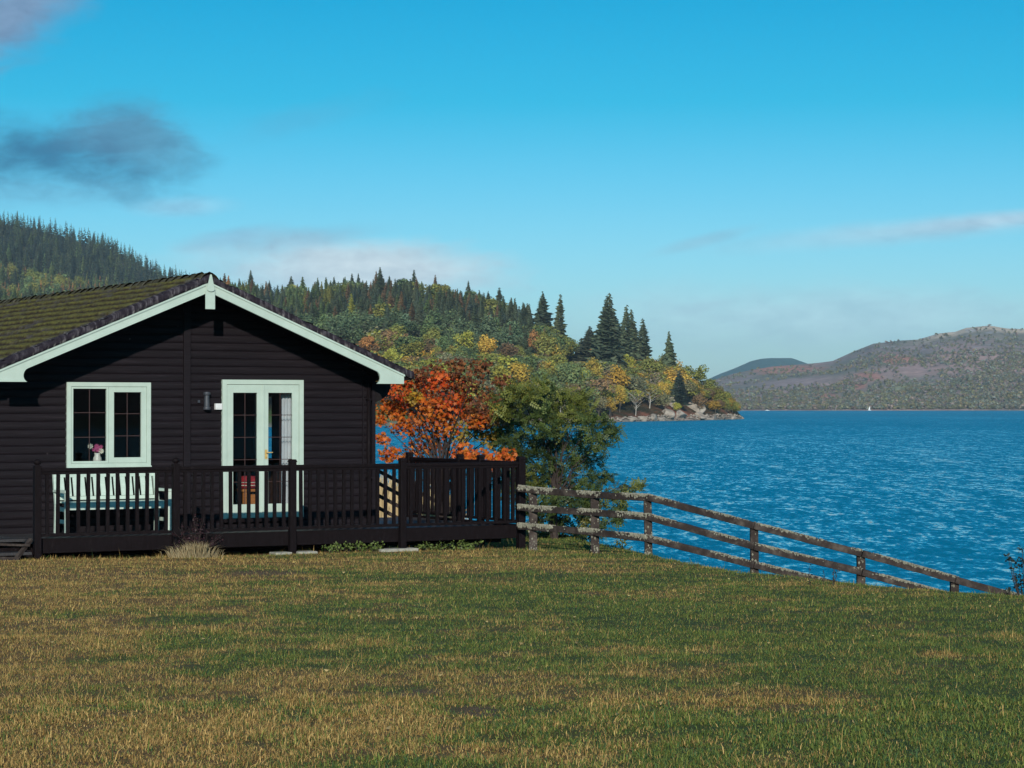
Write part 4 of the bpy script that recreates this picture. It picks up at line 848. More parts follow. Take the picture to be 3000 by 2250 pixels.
BRO_L = [broadleaf(600 + i, 8, 110, .085, .38, .58, .38) for i in range(4)]
KINDS = {'conifer': CON, 'broadleaf': BRO, 'pine': PIN, 'bare': BAR, 'conifer_low': CON_L, 'broadleaf_low': BRO_L}
def crown_mesh(kind, i):
    V, T, Cc = KINDS[kind][i]; o = arr_mesh('crown', V, T, Cc, M['crown']); me = o.data; bpy.data.objects.remove(o); return me
MESH = {(k, i): crown_mesh(k, i) for k in ('conifer', 'broadleaf', 'pine', 'bare') for i in range(len(KINDS[k]))}
def trunk_mesh(kind, seed):
    r = random.Random(seed); mb = MB(); top = .93 if kind == 'conifer' else .62
    mb.tube([(0, 0, -.04), (r.gauss(0, .01), r.gauss(0, .01), top * .5), (r.gauss(0, .012), r.gauss(0, .012), top)], [.014, .010, .003], 6)
    if kind != 'conifer':
        for k in range(7 if kind != 'bare' else 16):
            a = r.uniform(0, 6.28); z = r.uniform(.2, .6); l = r.uniform(.16, .34); tz = z + l * r.uniform(.6, 1.1); mb.tube([(0, 0, z), (math.cos(a) * l * .5, math.sin(a) * l * .5, z + (tz - z) * .6), (math.cos(a) * l, math.sin(a) * l, tz)], [.007, .005, .0015], 5)
    o = mb.build('trunk', M['palebark'] if kind == 'bare' else M['bark']); me = o.data; bpy.data.objects.remove(o); return me
TRUNK = {k: [trunk_mesh(k, s) for s in (1, 2, 3)] for k in ('conifer', 'broadleaf', 'pine', 'bare')}

def solve_Y(a, top, H):
    ys = np.linspace(float(itp(a, *A_SHORE)) + 6, float(itp(a, *A_RIDGE)) + 20, 300); hh = zat(top, ys) - landA(np.full(300, a), ys)
    return float(ys[np.argmin(np.abs(hh - H))])
DKG = (0.105, 0.130, 0.075); DKB = (0.085, 0.115, 0.082); OLV = (0.232, 0.232, 0.057); YLW = (0.547, 0.380, 0.069); GLD = (0.518, 0.329, 0.060); LIM = (0.390, 0.370, 0.068); ORC = (0.475, 0.222, 0.079); MGR = (0.143, 0.193, 0.078); BGR = (0.098, 0.138, 0.072); BRW = (0.220, 0.144, 0.075); PNK = (0.238, 0.175, 0.133); PGR = (0.230, 0.220, 0.115)
FGR = (.090, .115, .068); FBL = (0.058, 0.086, 0.065)
# the trees one can point at: (azimuth, top, height m, kind, colour, widen, label)
SPECIAL = [
 (1593, 853, 20, 'conifer', DKG, 1.25, 'left of the two tall dark spruces on the ridge right of centre'), (1636, 862, 19, 'conifer', DKG, 1.05, 'right of the two tall dark spruces on the ridge right of centre'),
 (1768, 866, 21, 'conifer', DKG, 1.1, 'left of the twin tallest spruces in the headland clump'), (1788, 857, 23, 'conifer', DKG, 1.15, 'right of the twin tallest spruces in the headland clump'),
 (1828, 892, 19, 'conifer', DKG, 1.1, 'third spire from the left in the headland spruce clump'), (1854, 905, 18, 'conifer', DKG, 1.1, 'fourth spire from the left in the headland spruce clump'), (1884, 932, 18, 'conifer', DKG, 1.3, 'rightmost and lowest spire of the headland spruce clump'),
 (1735, 955, 13, 'conifer', DKG, 1.6, 'broad low spruce at the left foot of the headland clump'), (1805, 925, 15, 'conifer', DKB, 1.5, 'bushy spruce filling the middle of the headland clump'), (1860, 960, 13, 'conifer', DKG, 1.6, 'broad spruce low on the right of the headland clump'), (1700, 990, 10, 'conifer', DKG, 1.5, 'small dark spruce left of the headland clump'),
 (1960, 970, 21, 'conifer', DKG, 1.05, 'lone tall spruce standing right of the headland clump'), (1988, 1085, 14, 'conifer', DKB, 1.5, 'dark spruce below the lone tall one on the headland'),
 (738, 790, 18, 'conifer', DKG, 1.2, 'tall pointed conifer on the skyline just right of the roof peak'), (656, 800, 14, 'conifer', BRW, 1.2, 'brown conifer right beside the white roof spike'), (668, 806, 13, 'conifer', ORC, 1.1, 'rusty conifer just right of the brown one at the roof spike'), (852, 808, 14, 'conifer', DKG, 1.5, 'first dark spire on the middle hill skyline above the right roof slope'),
 (1112, 782, 18, 'conifer', DKG, 1.2, 'tallest spruce on the middle of the hill skyline'), (1212, 790, 17, 'conifer', DKG, 1.1, 'lone pointed spruce right of the hill skyline middle'), (1372, 822, 17, 'conifer', DKG, 1.2, 'pointed spruce where the skyline starts to fall right'), (1030, 800, 15, 'conifer', DKG, 1.2, 'dark pointed spruce left of the tallest skyline spruce'), (1275, 805, 16, 'conifer', BRW, 1.0, 'thin brown conifer on the skyline above the orange maple'), (1460, 842, 17, 'conifer', DKG, 1.3, 'broad spruce near the right end of the long hill skyline'),
 (1030, 858, 17, 'conifer', LIM, 1.1, 'pale green pointed conifer in front of the dark hill stand'), (1145, 850, 19, 'conifer', BRW, 1.3, 'large brownish conifer in the dark stand below the skyline'),
 (1570, 962, 13, 'broadleaf', ORC, 0.8, 'orange tipped tree below the two ridge spruces'), (1585, 975, 14, 'broadleaf', OLV, 1.5, 'wide olive tree under the orange tipped crown'), (1425, 974, 13, 'broadleaf', GLD, 1.0, 'golden flat topped tree above the green leafy tree'), (1520, 1055, 13, 'broadleaf', YLW, 1.25, 'large yellow tree rising behind the green leafy tree'), (1470, 1062, 12, 'broadleaf', LIM, 1.0, 'lime green tree left of the large yellow one'),
 (1665, 1050, 15, 'broadleaf', MGR, 1.15, 'large dark green round tree at the water between yellow ones'), (1742, 1042, 13, 'broadleaf', YLW, .9, 'upper left of the three bright yellow headland trees'), (1808, 1062, 14, 'broadleaf', GLD, 1.0, 'round golden tree in the middle of the headland yellows'), (1815, 1110, 11, 'broadleaf', YLW, .75, 'brightest narrow yellow tree on the headland slope'),
 (1838, 1030, 11, 'broadleaf', LIM, 1.1, 'lime topped tree under the headland spruce clump'), (1760, 1005, 9, 'broadleaf', ORC, 1.3, 'rusty olive tree left under the headland spruce clump'), (1705, 1003, 10, 'broadleaf', OLV, 1.4, 'olive tree filling the dip left of the headland clump'), (1900, 1040, 12, 'broadleaf', OLV, 1.3, 'olive round tree right under the headland spruce clump'), (1862, 1085, 12, 'broadleaf', PGR, 1.2, 'grey green tree above the pale bare trunks'), (1862, 1130, 11, 'bare', PNK, 1.1, 'bare pale branched tree above the rocky shore'), (1920, 1075, 11, 'bare', PNK, 1.2, 'bare pinkish tree left below the lone spruce'), (1946, 1112, 8, 'broadleaf', YLW, 1.0, 'small yellow tree below the lone spruce'),
 (2035, 1058, 13, 'broadleaf', OLV, 1.25, 'olive tree right of the lone headland spruce'), (2075, 1095, 11, 'broadleaf', OLV, 1.3, 'dark olive tree on the falling headland edge'), (2050, 1150, 9, 'broadleaf', BRW, 1.2, 'brown tree above the right shore rocks'), (2095, 1165, 8, 'broadleaf', GLD, 1.6, 'golden bushy tree near the headland tip'), (2130, 1180, 6, 'broadleaf', OLV, 1.4, 'olive bush tree at the very headland tip'), (2110, 1135, 8, 'broadleaf', OLV, 1.4, 'dull olive tree above the golden one at the headland tip'), (1984, 1172, 5, 'broadleaf', LIM, 1.3, 'yellow green bush between the shore rocks'),
 (1640, 1150, 9, 'bare', PGR, 1.5, 'grey thin crowned tree above the green leafy tree'), (1755, 1150, 10, 'broadleaf', PGR, 1.2, 'grey green tree at the water left of the rocks'), (1790, 1160, 8, 'broadleaf', GLD, 1.1, 'low golden tree at the water left of the rocks'), (1365, 960, 12, 'broadleaf', LIM, 1.1, 'yellow green tree left of the golden flat topped tree'), (1215, 990, 11, 'broadleaf', OLV, 1.3, 'olive tree just above the right eave of the cabin'), (1075, 975, 11, 'broadleaf', ORC, 1.3, 'rusty orange tree just above the right roof slope'), (1150, 1012, 9, 'broadleaf', LIM, 1.3, 'bright lime tree above the right end of the roof'),
]
TREES = []   # dicts; the named ones first, kept free of others in front
for (a_, top, H, kind, c_, w, lab) in SPECIAL:
    Y = solve_Y(a_, top, H); z = float(landA(a_, Y)); TREES.append(dict(a=a_, Y=Y, z=z, h=max(float(zat(top, Y) - z), 3.0), kind=kind, c=c_, w=w, label=lab, land='A'))
for d in TREES: d['ptop'] = 1190 - (d['z'] + d['h'] - EYE) / d['Y'] * F; d['ph'] = d['h'] / d['Y'] * F; d['pw'] = d['h'] * d['w'] * (.18 if d['kind'] == 'conifer' else .30) / d['Y'] * F
NSP = len(TREES)
R2 = np.random.default_rng(5)
for k in range(5200):
    a_ = R2.uniform(-700, 2165); t = R2.random() ** 1.25 * 1.06; ys = float(itp(a_, *A_SHORE)); yr = float(itp(a_, *A_RIDGE))
    Y = ys + 5 + (yr - ys - 5) * t
    if R2.random() > Y / 1250: continue
    if a_ < 1180 and Y - ys < 65 : continue
    if 1800 < a_ < 2110 and Y - ys < 26 and R2.random() < .95: continue
    X = (a_ - 1500) / F * Y; n = float(fbm(X * .02, Y * .02, 131)); n2 = float(fbm(X * .05, Y * .05, 133))
    z = float(landA(a_, Y)); con = t > np.interp(a_, [1000, 1500, 1650, 1720, 1900, 2000], [.30, .36, .55, .95, 1.3, 1.3]) + .30 * (n - .5)
    if con:
        pine = t < .46 + .3 * (n2 - .5) and a_ < 1650 and a_ > 600
        if pine: kind = 'pine'; H = R2.uniform(10, 15); c_ = BGR if R2.random() < .75 else MGR; w = R2.uniform(.95, 1.35)
        else:
            kind = 'conifer'; H = R2.uniform(10, 16) * (1.0 if t < .9 else R2.uniform(.65, 1.25)); r = R2.random(); c_ = DKG if r < .55 else DKB if r < .8 else BRW if r < .92 else MGR; w = R2.uniform(.95, 1.4)
            if a_ < 1000 and n2 > .55: c_ = MGR if R2.random() < .7 else OLV
    else:
        r = R2.random(); kind = 'broadleaf' if r < .9 else 'bare'; H = R2.uniform(8, 14); w = R2.uniform(1.0, 1.5)
        r = R2.random(); c_ = OLV if r < .30 else MGR if r < .58 else LIM if r < .68 else PGR if r < .78 else GLD if r < .86 else YLW if r < .90 else BRW
        if a_ > 1880: c_ = OLV if r < .5 else BRW if r < .7 else PGR if r < .85 else GLD
        if kind == 'bare': c_ = PNK if r < .5 else PGR
    if a_ > 2050: H *= .7
    if a_ > 2110: H *= .6
    top = 1190 - (z + H - EYE) / Y * F
    if top < itp(a_, *A_TOP) - 14: continue
    wp = H * w * (.22 if kind == 'conifer' else .34) / Y * F
    lim = max([d['ptop'] + (.50 if d['kind'] != 'conifer' else .62 if d['a'] > 1480 else .22) * d['ph'] for d in TREES[:NSP] if d['Y'] > Y and abs(d['a'] - a_) < wp * .7 + d['pw'] * .6] or [-999])
    if top < lim:
        H2 = (1190 - lim) / F * Y + EYE - z
        if H2 < 4.0: continue
        H = H2; w = min(w * 1.25, 1.8)
        if kind == 'conifer': kind = 'broadleaf'; c_ = OLV if R2.random() < .5 else MGR
    TREES.append(dict(a=a_, Y=Y, z=z, h=H, kind=kind, c=c_, w=w, label=None, land='A', t=t))
for k in range(4200):
    a_ = R2.uniform(-500, 900); t = R2.random() ** 1.0; Y = 1285 + 935 * t; z = float(landB(a_, Y)); X = (a_ - 1500) / F * Y; n = float(fbm(X * .012, Y * .008, 141)); r = R2.random()
    low = t < .50 + .5 * (n - .5); kind = 'conifer' if (r < .8 or not low) else 'broadleaf'; H = R2.uniform(11, 17)
    c_ = (ORC if r < .30 else BRW if r < .5 else MGR if r < .75 else OLV) if low and n > .40 else (FGR if r < .5 else FBL if r < .85 else MGR)
    if low and R2.random() < .4: c_ = MGR
    TREES.append(dict(a=a_, Y=Y, z=z, h=H, kind=kind, c=c_, w=R2.uniform(.9, 1.3), label=None, land='B', t=t))
# what the photo's viewpoint shows of each, to choose the trees built one by one
TREES.sort(key=lambda d: d['Y']); occ = np.full(800, 1260.0)       # 4-px azimuth bins from -100
bins = -100 + 4 * np.arange(800)
roof = np.interp(bins, [-100, 0, 614, 1190, 1191], [905, 890, 806, 1075, 1260]); occ = np.minimum(occ, roof)
for (px_, py_, r_, *_q) in MC + AC:
    s = np.abs(bins - px_) < r_; occ[s] = np.minimum(occ[s], py_ - r_ * .3)
for d in TREES:
    top = 1190 - (d['z'] + d['h'] - EYE) / d['Y'] * F; wpx = d['h'] * d['w'] * (.34 if d['kind'] == 'conifer' else .62) / d['Y'] * F / 2
    i0 = int((d['a'] - wpx + 100) / 4); i1 = int((d['a'] + wpx + 100) / 4) + 1; i0 = max(i0, 0); i1 = min(i1, 800)
    if i1 <= i0 or d['a'] < -10: d['vis'] = 0; continue
    x = np.abs((bins[i0:i1] - d['a']) / max(wpx, 1)); prof = top + (1190 - (d['z'] - EYE) / d['Y'] * F - top) * ((x * .8) if d['kind'] == 'conifer' else (1 - np.sqrt(np.clip(1 - x * x, 0, 1))) * .45)
    d['vis'] = float(np.sum(np.clip(occ[i0:i1] - prof, 0, None)) * 4); occ[i0:i1] = np.minimum(occ[i0:i1], prof + 1)
pick = [d for d in TREES if d['label']] + sorted([d for d in TREES if not d['label'] and d['vis'] > 250], key=lambda d: -d['vis'])[:230]
pid = {id(d) for d in pick}
# words for the rest of the single trees: colour, kind, where on the hill, what stands near
CN = {FGR: 'dull green', FBL: 'deep bluish', DKG: 'dark green', DKB: 'blackish', OLV: 'olive', YLW: 'bright yellow', GLD: 'golden', LIM: 'lime green', ORC: 'rusty orange', MGR: 'mid green', BGR: 'blue green', BRW: 'brown', PNK: 'pinkish grey', PGR: 'grey green'}
KN = {'conifer': 'conifer', 'broadleaf': 'broadleaf tree', 'pine': 'pine', 'bare': 'bare tree'}
def zone(d):
    a_ = d['a']; ty = 1190 - (d['z'] + d['h'] - EYE) / d['Y'] * F
    if d['land'] == 'B':
        return ('on the left hill skyline' if d.get('t', 0) > .85 else 'high on the left hill' if d.get('t', 0) > .45 else 'low on the left hill') + (' at the picture edge' if a_ < 130 else ' above the left roof' if a_ < 330 else ' near the roof peak' if a_ < 640 else ' right of the roof peak')
    sky = ty < itp(a_, *A_TOP) + 22
    h = ('above the upper right roof' if a_ < 820 else 'above the mid right roof' if a_ < 960 else 'above the lower right roof' if a_ < 1090 else 'above the cabin eave' if a_ < 1200 else 'above the orange maple' if a_ < 1330 else 'between maple and green tree' if a_ < 1450 else 'above the green leafy tree' if a_ < 1570 else 'below the two ridge spruces' if a_ < 1690 else 'below the headland spruces' if a_ < 1880 else 'around the lone spruce' if a_ < 2010 else 'towards the headland tip')
    r = 'on the skyline ' if sky else 'on the upper slope ' if d.get('t', .5) > .6 else 'on the middle slope ' if d.get('t', .5) > .22 else 'on the shore '
    return r + h
groups = {}
for d in pick:
    if d['label']: continue
    groups.setdefault((CN[d['c']] + ' ' + KN[d['kind']], zone(d)), []).append(d)
ORD = ['first', 'second', 'third', 'fourth', 'fifth', 'sixth', 'seventh', 'eighth', 'ninth', 'tenth', 'eleventh', 'twelfth']
for (kn, zn), ds in groups.items():
    ds.sort(key=lambda d: d['a'])
    for i, d in enumerate(ds):
        d['label'] = f'{kn} {zn}' if len(ds) == 1 else (f'leftmost {kn} {zn}' if i == 0 else f'rightmost {kn} {zn}' if i == len(ds) - 1 else f'middle {kn} {zn}' if len(ds) == 3 else f'{ORD[min(i, 11)]} from left {kn} {zn}')
GR = {'conifer': 'conifers on the wooded hills', 'broadleaf': 'broadleaf trees on the wooded headland', 'pine': 'rounded pines on the middle hill', 'bare': 'bare trees on the wooded headland'}
NM = {'conifer': 'conifer_tree', 'broadleaf': 'broadleaf_tree', 'pine': 'pine_tree', 'bare': 'bare_tree'}
rt = random.Random(77)
def jitter(c): k = rt.uniform(.82, 1.18); return (c[0] * k * rt.uniform(.93, 1.07), c[1] * k, c[2] * k * rt.uniform(.9, 1.1), 1)
for d in pick:
    k = d['kind']; X = (d['a'] - 1500) / F * d['Y']
    e = thing(NM[k], d['label'], 'tree', (X, d['Y'], d['z']), rt.uniform(0, 6.28), GR[k]); k_ = (1.30 if d['w'] > 1.4 else 1.02) if (k == 'conifer' and d['a'] > 1480) else 1.0; b_ = 1.25 if k_ != 1.0 else 1.0; e.rotation_euler.x = rt.gauss(0, .025); e.rotation_euler.y = rt.gauss(0, .025); e.scale = (d['h'] * d['w'] * k_, d['h'] * d['w'] * k_, d['h'])
    c = bpy.data.objects.new('crown', MESH[(k, rt.randrange(len(KINDS[k])))]); c.color = tuple(x * b_ for x in jitter(d['c'])[:3]) + (1,); c.parent = e; COL.objects.link(c)
    t_ = bpy.data.objects.new('trunk', TRUNK[k][rt.randrange(3)]); t_.parent = e; COL.objects.link(t_)
def mass(name, ds, label, low):
    V, T, Cc = [], [], []; b = 0
    for d in ds:
        k = d['kind']; kk = ('conifer_low' if k == 'conifer' else 'broadleaf_low') if low else k
        v, t, c = KINDS[kk][R2.integers(len(KINDS[kk]))]; an = R2.uniform(0, 6.28); X = (d['a'] - 1500) / F * d['Y']; w = d['h'] * d['w']
        ca, sa = math.cos(an), math.sin(an)
        V.append(np.stack([X + (v[:, 0] * ca - v[:, 1] * sa) * w, d['Y'] + (v[:, 0] * sa + v[:, 1] * ca) * w, d['z'] + v[:, 2] * d['h']], 1)); T.append(t + b); b += len(v)
        col = np.array(jitter(d['c'])[:3]); Cc.append(c * col)
    o = arr_mesh(name, np.concatenate(V), np.concatenate(T), np.concatenate(Cc), M['crown']); tag(o, label, 'forest', kind='stuff')
rest = [d for d in TREES if id(d) not in pid]
mass('headland_forest', [d for d in rest if d['land'] == 'A' and d.get('t', 0) < 1.02], 'dense mixed forest covering the headland and middle hill', False)
mass('hill_forest', [d for d in rest if d['land'] == 'B'], 'dense conifer forest covering the left hill', True)
# scattered woodland on the far shore: one mass
ds = []
for k in range(19000):
    a_ = R2.uniform(1900, 3500); t = R2.random() ** 1.5; Y = 2575 + 1100 * t; X = (a_ - 1500) / F * Y; n = float(fbm(X * .006, Y * .003, 151)); n2 = float(fbm(X * .02, Y * .01, 153))
    if R2.random() > sstep(.28, .58, n + .28 * (1 - t) - .06): continue
    if R2.random() < sstep(.40, .95, t) * .80: continue
    r = R2.random(); c_ = PGR if r < .35 else (.25, .27, .205) if r < .66 else (.16, .185, .15) if r < .76 else (.28, .225, .19) if r < .96 else (.34, .28, .15)
    ds.append(dict(a=a_, Y=Y, z=float(landC(a_, Y)) - .8, h=R2.uniform(3.5, 7) * (1.2 if t < .1 else 1), kind='broadleaf', c=c_, w=R2.uniform(1.0, 1.6)))
V, T, Cc = [], [], []
LOW = [broadleaf(700 + i, 5, 34, .17, .36, .5, .4) for i in range(4)]; KINDS['broadleaf_low'] = LOW
mass('far_woodland', ds, 'scattered woodland on the far shore hillside', True)

# ------------------------------------------------------------------ shore rocks
def rock_mesh(seed, sub=3):
    bm = bmesh.new(); bmesh.ops.create_icosphere(bm, subdivisions=sub, radius=1.0); r = random.Random(seed)
    cuts = [(Vector((r.gauss(0, 1), r.gauss(0, 1), r.gauss(0, 1))).normalized(), r.uniform(.45, .8)) for _ in range(11)]
    for v in bm.verts:
        for n, dd_ in cuts:
            s = v.co.dot(n) - dd_
            if s > 0: v.co -= n * s
        v.co *= 1 + .10 * (float(vnoise(v.co.x * 4 + 9, v.co.y * 4 + v.co.z * 5 + 9, seed)) - .5)
    me = bpy.data.meshes.new('rock'); bm.to_mesh(me); bm.free(); me.materials.append(M['rock']); return me
RM = [rock_mesh(s) for s in range(5)]
ROCKS = [(2010, 1165, 5.5, 5, 4.5, 'largest pale leaning rock on the headland shore'), (2035, 1195, 5, 4, 3.2, 'pale rock at the right foot of the largest one'), (1975, 1190, 4, 3.5, 3.5, 'cream rock left of the largest headland rock'), (1955, 1212, 3.5, 3, 2.2, 'low pale rock left below the cream rock'), (1995, 1215, 6, 3, 2.2, 'wide pale rock at the water under the largest one'), (2050, 1218, 4, 3, 1.8, 'low rock at the water right of the wide one'), (1915, 1222, 3, 2.5, 1.5, 'small pale rock at the water in the middle of the red bank'), (1880, 1226, 3, 2, 1.2, 'small flat rock at the water left of the red bank'), (2090, 1222, 4, 2, 1.3, 'flat pale rock below the golden bushy tree'), (2120, 1220, 4, 2, 1.4, 'pale shore rock near the headland tip'), (2145, 1222, 3, 2, 1.1, 'last small pale rock at the headland tip'), (1935, 1228, 3, 2, 1.0, 'tiny pale rock at the water below the bracken'), (1850, 1230, 3, 2, .9, 'leftmost flat rock on the visible headland shore'), (2070, 1224, 3, 2, 1.1, 'small rock between the low rock and the flat one')]
for i, (px_, py_, sx, sy, sz, lab) in enumerate(ROCKS):
    ys = np.linspace(float(itp(px_, *A_SHORE)) - .5, float(itp(px_, *A_SHORE)) + 60, 200); zz = landA(np.full(200, float(px_)), ys); py = 1190 - (zz - EYE) / ys * F; Y = float(ys[np.argmin(np.abs(py - py_ - 6))])
    o = bpy.data.objects.new('shore_rock', RM[i % 5]); COL.objects.link(o); o.location = ((px_ - 1500) / F * Y, Y, float(landA(float(px_), Y)) + sz * .25); o.scale = (sx * .8, sy * .7, sz * .95); o.rotation_euler = (rt.uniform(-.3, .3), rt.uniform(-.3, .3), rt.uniform(0, 6))
    tag(o, lab, 'rock', 'pale rocks on the headland shore')
V = []; mbr = MB()
for k in range(900):                    # shingle and boulders nobody would count
    a_ = R2.uniform(1300, 2175); Y = float(itp(a_, *A_SHORE)) + R2.uniform(-1.0, 3.5); X = (a_ - 1500) / F * Y; z = max(float(landA(a_, Y)), WATER) + .1; r = R2.uniform(.25, .9)
    if a_ < 1850 and R2.random() < .5: continue
    p = Vector((X, Y, z)); q = [p + Vector((R2.uniform(.5, 1.2) * r * math.cos(an), R2.uniform(.5, 1.2) * r * math.sin(an), R2.uniform(-.1, .3) * r)) for an in np.arange(5) * 1.256]
    mbr.add(q + [p + Vector((0, 0, r * R2.uniform(.4, .9)))], [(i, (i + 1) % 5, 5) for i in range(5)])
o = mbr.build('shore_shingle', M['rock']); tag(o, 'pale shingle and small boulders along the headland waterline', 'shingle', kind='stuff')
mbr = MB()
for k in range(420):
    a_ = R2.uniform(2170, 3300); Y = 2571 + R2.uniform(-3, 3); X = (a_ - 1500) / F * Y
    if float(vnoise(a_ * .03, 1, 3)) < .45: continue
    r = R2.uniform(.5, 1.8); p = Vector((X, Y, WATER + .1)); q = [p + Vector((r * math.cos(an) * R2.uniform(.7, 1.6), r * math.sin(an), 0)) for an in np.arange(5) * 1.256]; mbr.add(q + [p + Vector((0, 0, r * R2.uniform(.4, .9)))], [(i, (i + 1) % 5, 5) for i in range(5)])
o = mbr.build('far_shore_boulders', M['rock']); tag(o, 'pale boulders along the far waterline', 'boulders', kind='stuff')

# ------------------------------------------------------------------ boats by the far shore
def boat(px_, L, mast, lab, rz):
    Y = 2555.0; b = thing('sailing_boat' if mast else 'motor_boat', lab, 'boat', ((px_ - 1500) / F * Y, Y, WATER), rz)
    mb = MB(); st_ = [(-.5, .16, .9), (-.3, .19, .85), (0, .2, .85), (.3, .13, .95), (.5, .01, 1.1)]; vs = []
    for x, w, h in st_: vs += [(x * L, -w * L, h * L * .13), (x * L * .94, -w * L * .4, -.2), (x * L * .94, w * L * .4, -.2), (x * L, w * L, h * L * .13)]
    fs = [(4 * i + k, 4 * i + 4 + k, 4 * i + 5 + k, 4 * i + 1 + k) for i in range(4) for k in range(3)] + [(4 * i + 3, 4 * i + 7, 4 * i + 4, 4 * i) for i in range(4)] + [(0, 1, 2, 3), (16, 17, 18, 19)]
    mb.add(vs, fs); mb.build('hull', M['hull'], b)
    mb = MB(); mb.box(-.22 * L, .14 * L, -.11 * L, .11 * L, .11 * L, .11 * L + .09 * L); mb.build('cabin', M['hull'], b, bevel=.1)
    if mast:
        mb = MB(); mb.tube([(.06 * L, 0, .1 * L), (.06 * L, 0, 1.15 * L)], [.09, .05], 6); mb.build('mast', M['hull'], b)
        mb = MB(); mb.add([(.05 * L, 0, .22 * L), (-.40 * L, .06, .22 * L), (.05 * L, 0, 1.08 * L), (-.2 * L, .25, .6 * L)], [(0, 1, 3), (0, 3, 2)]); mb.build('sail', M['hull'], b)
boat(2548, 4.8, True, 'white sailing boat with a raised sail below the far hillside', .5); boat(2248, 5, False, 'small white motor boat near the headland tip by the far shore', .2)

# ------------------------------------------------------------------ haze
mh, nt, out = nodes('haze_air'); pv = nt.nodes.new('ShaderNodeVolumePrincipled'); pv.inputs['Color'].default_value = (.60, .80, 1.0, 1); pv.inputs['Density'].default_value = HZ = 7.0e-5
LK(nt, pv.outputs[0], out.inputs['Volume'])
mb = MB(); mb.box(-12000, 12000, -4500, 9500, -70, 275); o = mb.build('haze', mh); tag(o, 'thin blue air over the lake', 'haze', kind='stuff')

# ------------------------------------------------------------------ sky and sun
SUN_EL = 18.5
sun = bpy.data.lights.new('sun', 'SUN'); sun.energy = 4.5; sun.angle = rad(.5); sun.color = (1, .94, .84); so_ = bpy.data.objects.new('sun', sun); COL.objects.link(so_)
so_.rotation_euler = Vector((-.015, 1.0, -math.tan(rad(SUN_EL)))).to_track_quat('-Z', 'Y').to_euler()
w = bpy.data.worlds.new('World'); S.world = w; w.use_nodes = True; nt = w.node_tree; nt.nodes.clear()
out = nt.nodes.new('ShaderNodeOutputWorld'); bg = N(nt, 'ShaderNodeBackground', Strength=0.10)
sky = nt.nodes.new('ShaderNodeTexSky'); sky.sky_type = 'NISHITA'; sky.sun_disc = False; sky.sun_elevation = rad(SUN_EL); sky.sun_rotation = rad(180); sky.altitude = 20; sky.air_density = 1.0; sky.dust_density = 0.6; sky.ozone_density = 2.0
tc = nt.nodes.new('ShaderNodeTexCoord'); sep = nt.nodes.new('ShaderNodeSeparateXYZ'); LK(nt, tc.outputs['Generated'], sep.inputs[0])
def MT(op, a, b=None, c=None, clamp=False):
    n = nt.nodes.new('ShaderNodeMath'); n.operation = op; n.use_clamp = clamp
    for i, x in enumerate((a, b, c)):
        if x is None: continue
        if isinstance(x, (int, float)): n.inputs[i].default_value = x
        else: LK(nt, x, n.inputs[i])
    return n.outputs[0]
def MIX(fac, a, b, blend='MIX'):
    n = nt.nodes.new('ShaderNodeMix'); n.data_type = 'RGBA'; n.blend_type = blend
    for s, x in ((n.inputs[0], fac), (n.inputs[6], a), (n.inputs[7], b)):
        if isinstance(x, (int, float)): s.default_value = x
        elif isinstance(x, tuple): s.default_value = (*x, 1)
        else: LK(nt, x, s)
    return n.outputs[2]
el = sep.outputs['Z']
el2 = MT('MINIMUM', MT('MULTIPLY', el, 4.0), 1.0)
tint = ramp(nt, el2, [(0.0, (.74, 1.16, 1.66)), (0.17, (.60, 1.07, 1.47)), (0.35, (.32, .93, 1.27)), (0.53, (.055, .82, 1.09)), (0.70, (.002, .76, 1.03)), (1.0, (.002, .72, 1.01))])
mr0 = N(nt, 'ShaderNodeMapRange', interpolation_type='SMOOTHSTEP'); LK(nt, el, mr0.inputs[0]); mr0.inputs[1].default_value = .45; mr0.inputs[2].default_value = .85
c = MIX(1.0, sky.outputs[0], MIX(mr0.outputs[0], tint, (.55, .85, 1.0)), 'MULTIPLY')
ysafe = MT('MAXIMUM', sep.outputs['Y'], 0.05); gu = MT('DIVIDE', sep.outputs['X'], ysafe); gv = MT('DIVIDE', sep.outputs['Z'], ysafe); front = MT('GREATER_THAN', sep.outputs['Y'], 0.05)
cmb = nt.nodes.new('ShaderNodeCombineXYZ'); LK(nt, gu, cmb.inputs[0]); LK(nt, gv, cmb.inputs[1])
def cloud_noise(scale, sx, sy, seed):
    mp = nt.nodes.new('ShaderNodeMapping'); mp.inputs['Scale'].default_value = (sx, sy, 1); mp.inputs['Location'].default_value = (seed, seed * 1.7, seed * .3); LK(nt, cmb.outputs[0], mp.inputs[0])
    n = N(nt, 'ShaderNodeTexNoise', Scale=scale, Detail=6, Roughness=.55, Distortion=.3); LK(nt, mp.outputs[0], n.inputs['Vector']); return n.outputs['Fac']
NB = cloud_noise(22, 1, 2.0, 3.1); NS = cloud_noise(60, 1, 2.2, 8.3)
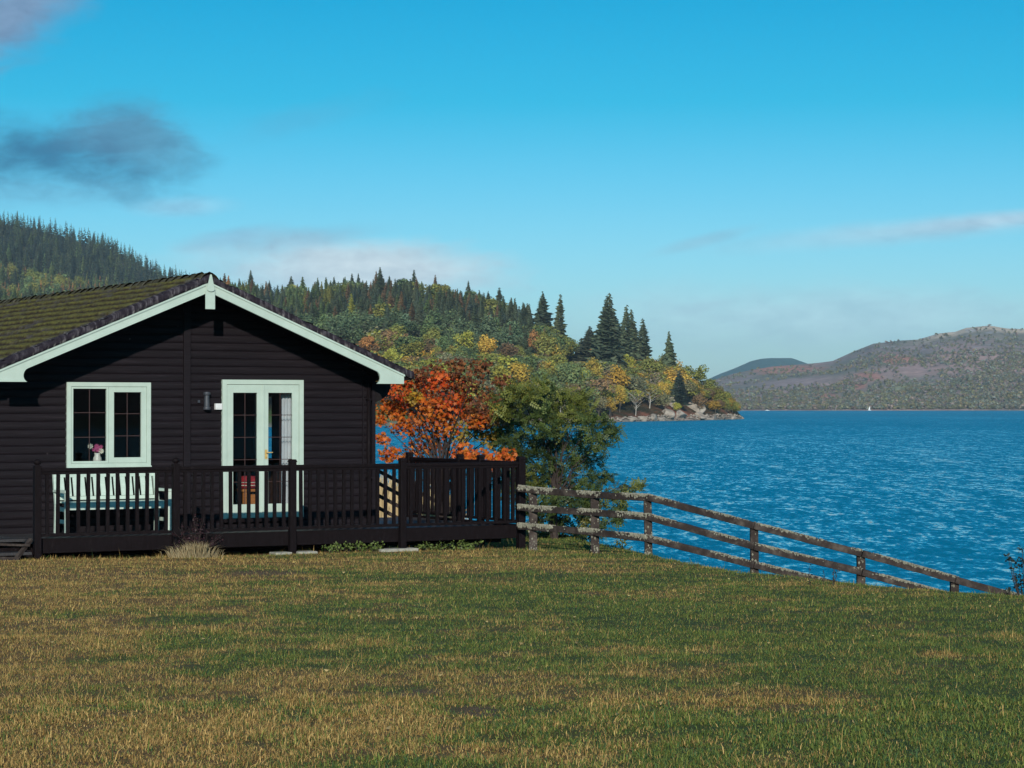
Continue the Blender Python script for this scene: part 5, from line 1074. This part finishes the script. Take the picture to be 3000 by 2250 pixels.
CLOUDS = [  # centre px,py, radii, tilt, opacity, colour (fraction mixed towards)
 (150, 450, 430, 140, -.10, .95, (.022, .19, .36)), (340, 385, 250, 110, .05, .85, (.085, .27, .44)), (480, 440, 160, 90, -.2, .6, (.10, .36, .55)), (150, 570, 330, 60, 0, .35, (.16, .42, .62)), (30, 40, 290, 170, .5, .95, (.20, .32, .50)), (540, 606, 180, 34, .04, .90, (.30, .69, .91)), (690, 700, 200, 36, .1, .5, (.30, .55, .72)), (1020, 795, 560, 110, -.06, 1.0, (.55, .76, .86)), (1130, 780, 400, 85, -.05, 1.0, (.66, .81, .88)), (900, 700, 260, 40, .12, .40, (.24, .48, .66)), (690, 690, 160, 30, .2, .35, (.26, .50, .70)),
 (2700, 672, 620, 44, .09, .65, (.46, .72, .86)), (2920, 645, 330, 30, .10, .75, (.46, .67, .82)), (2060, 705, 170, 22, .25, .40, (.33, .55, .70)), (2400, 930, 900, 110, .0, .6, (.52, .79, .90)), (2050, 900, 160, 22, .2, .25, (.36, .58, .72)), (900, 345, 260, 50, .25, .20, (.13, .40, .62))]
for (px_, py_, rx, ry, tilt, op, colr) in CLOUDS:
    cu, cv = (px_ - 1500) / F, (1190 - py_) / F; du = MT('SUBTRACT', gu, cu); dv = MT('SUBTRACT', MT('SUBTRACT', gv, cv), MT('MULTIPLY', du, tilt))
    q = MT('SQRT', MT('ADD', MT('POWER', MT('DIVIDE', du, rx / F), 2), MT('POWER', MT('DIVIDE', dv, ry / F), 2)))
    q = MT('ADD', q, MT('MULTIPLY', MT('SUBTRACT', MT('ADD', MT('MULTIPLY', NB, .6), MT('MULTIPLY', NS, .4)), .5), (1.5 if py_ > 700 else 1.9) if ry > 45 else .8))
    mr = N(nt, 'ShaderNodeMapRange', interpolation_type='SMOOTHSTEP'); LK(nt, q, mr.inputs[0]); mr.inputs[1].default_value = 1.25; mr.inputs[2].default_value = .10; mr.inputs[3].default_value = 0; mr.inputs[4].default_value = op
    shade = MIX(1.0, tuple(x * 10 for x in colr), ramp(nt, NS, [(.3, (.80, .84, .88)), (.7, (1.15, 1.12, 1.10))]), 'MULTIPLY')
    c = MIX(MT('MULTIPLY', mr.outputs[0], front), c, shade)
LK(nt, c, bg.inputs[0]); LK(nt, bg.outputs[0], out.inputs[0])

# ------------------------------------------------------------------ picture
S.view_settings.view_transform = 'Standard'; S.view_settings.look = 'None'; S.view_settings.exposure = 0.0; S.view_settings.gamma = 1.0
S.cycles.volume_bounces = 0; S.cycles.max_bounces = 8; S.cycles.transparent_max_bounces = 12
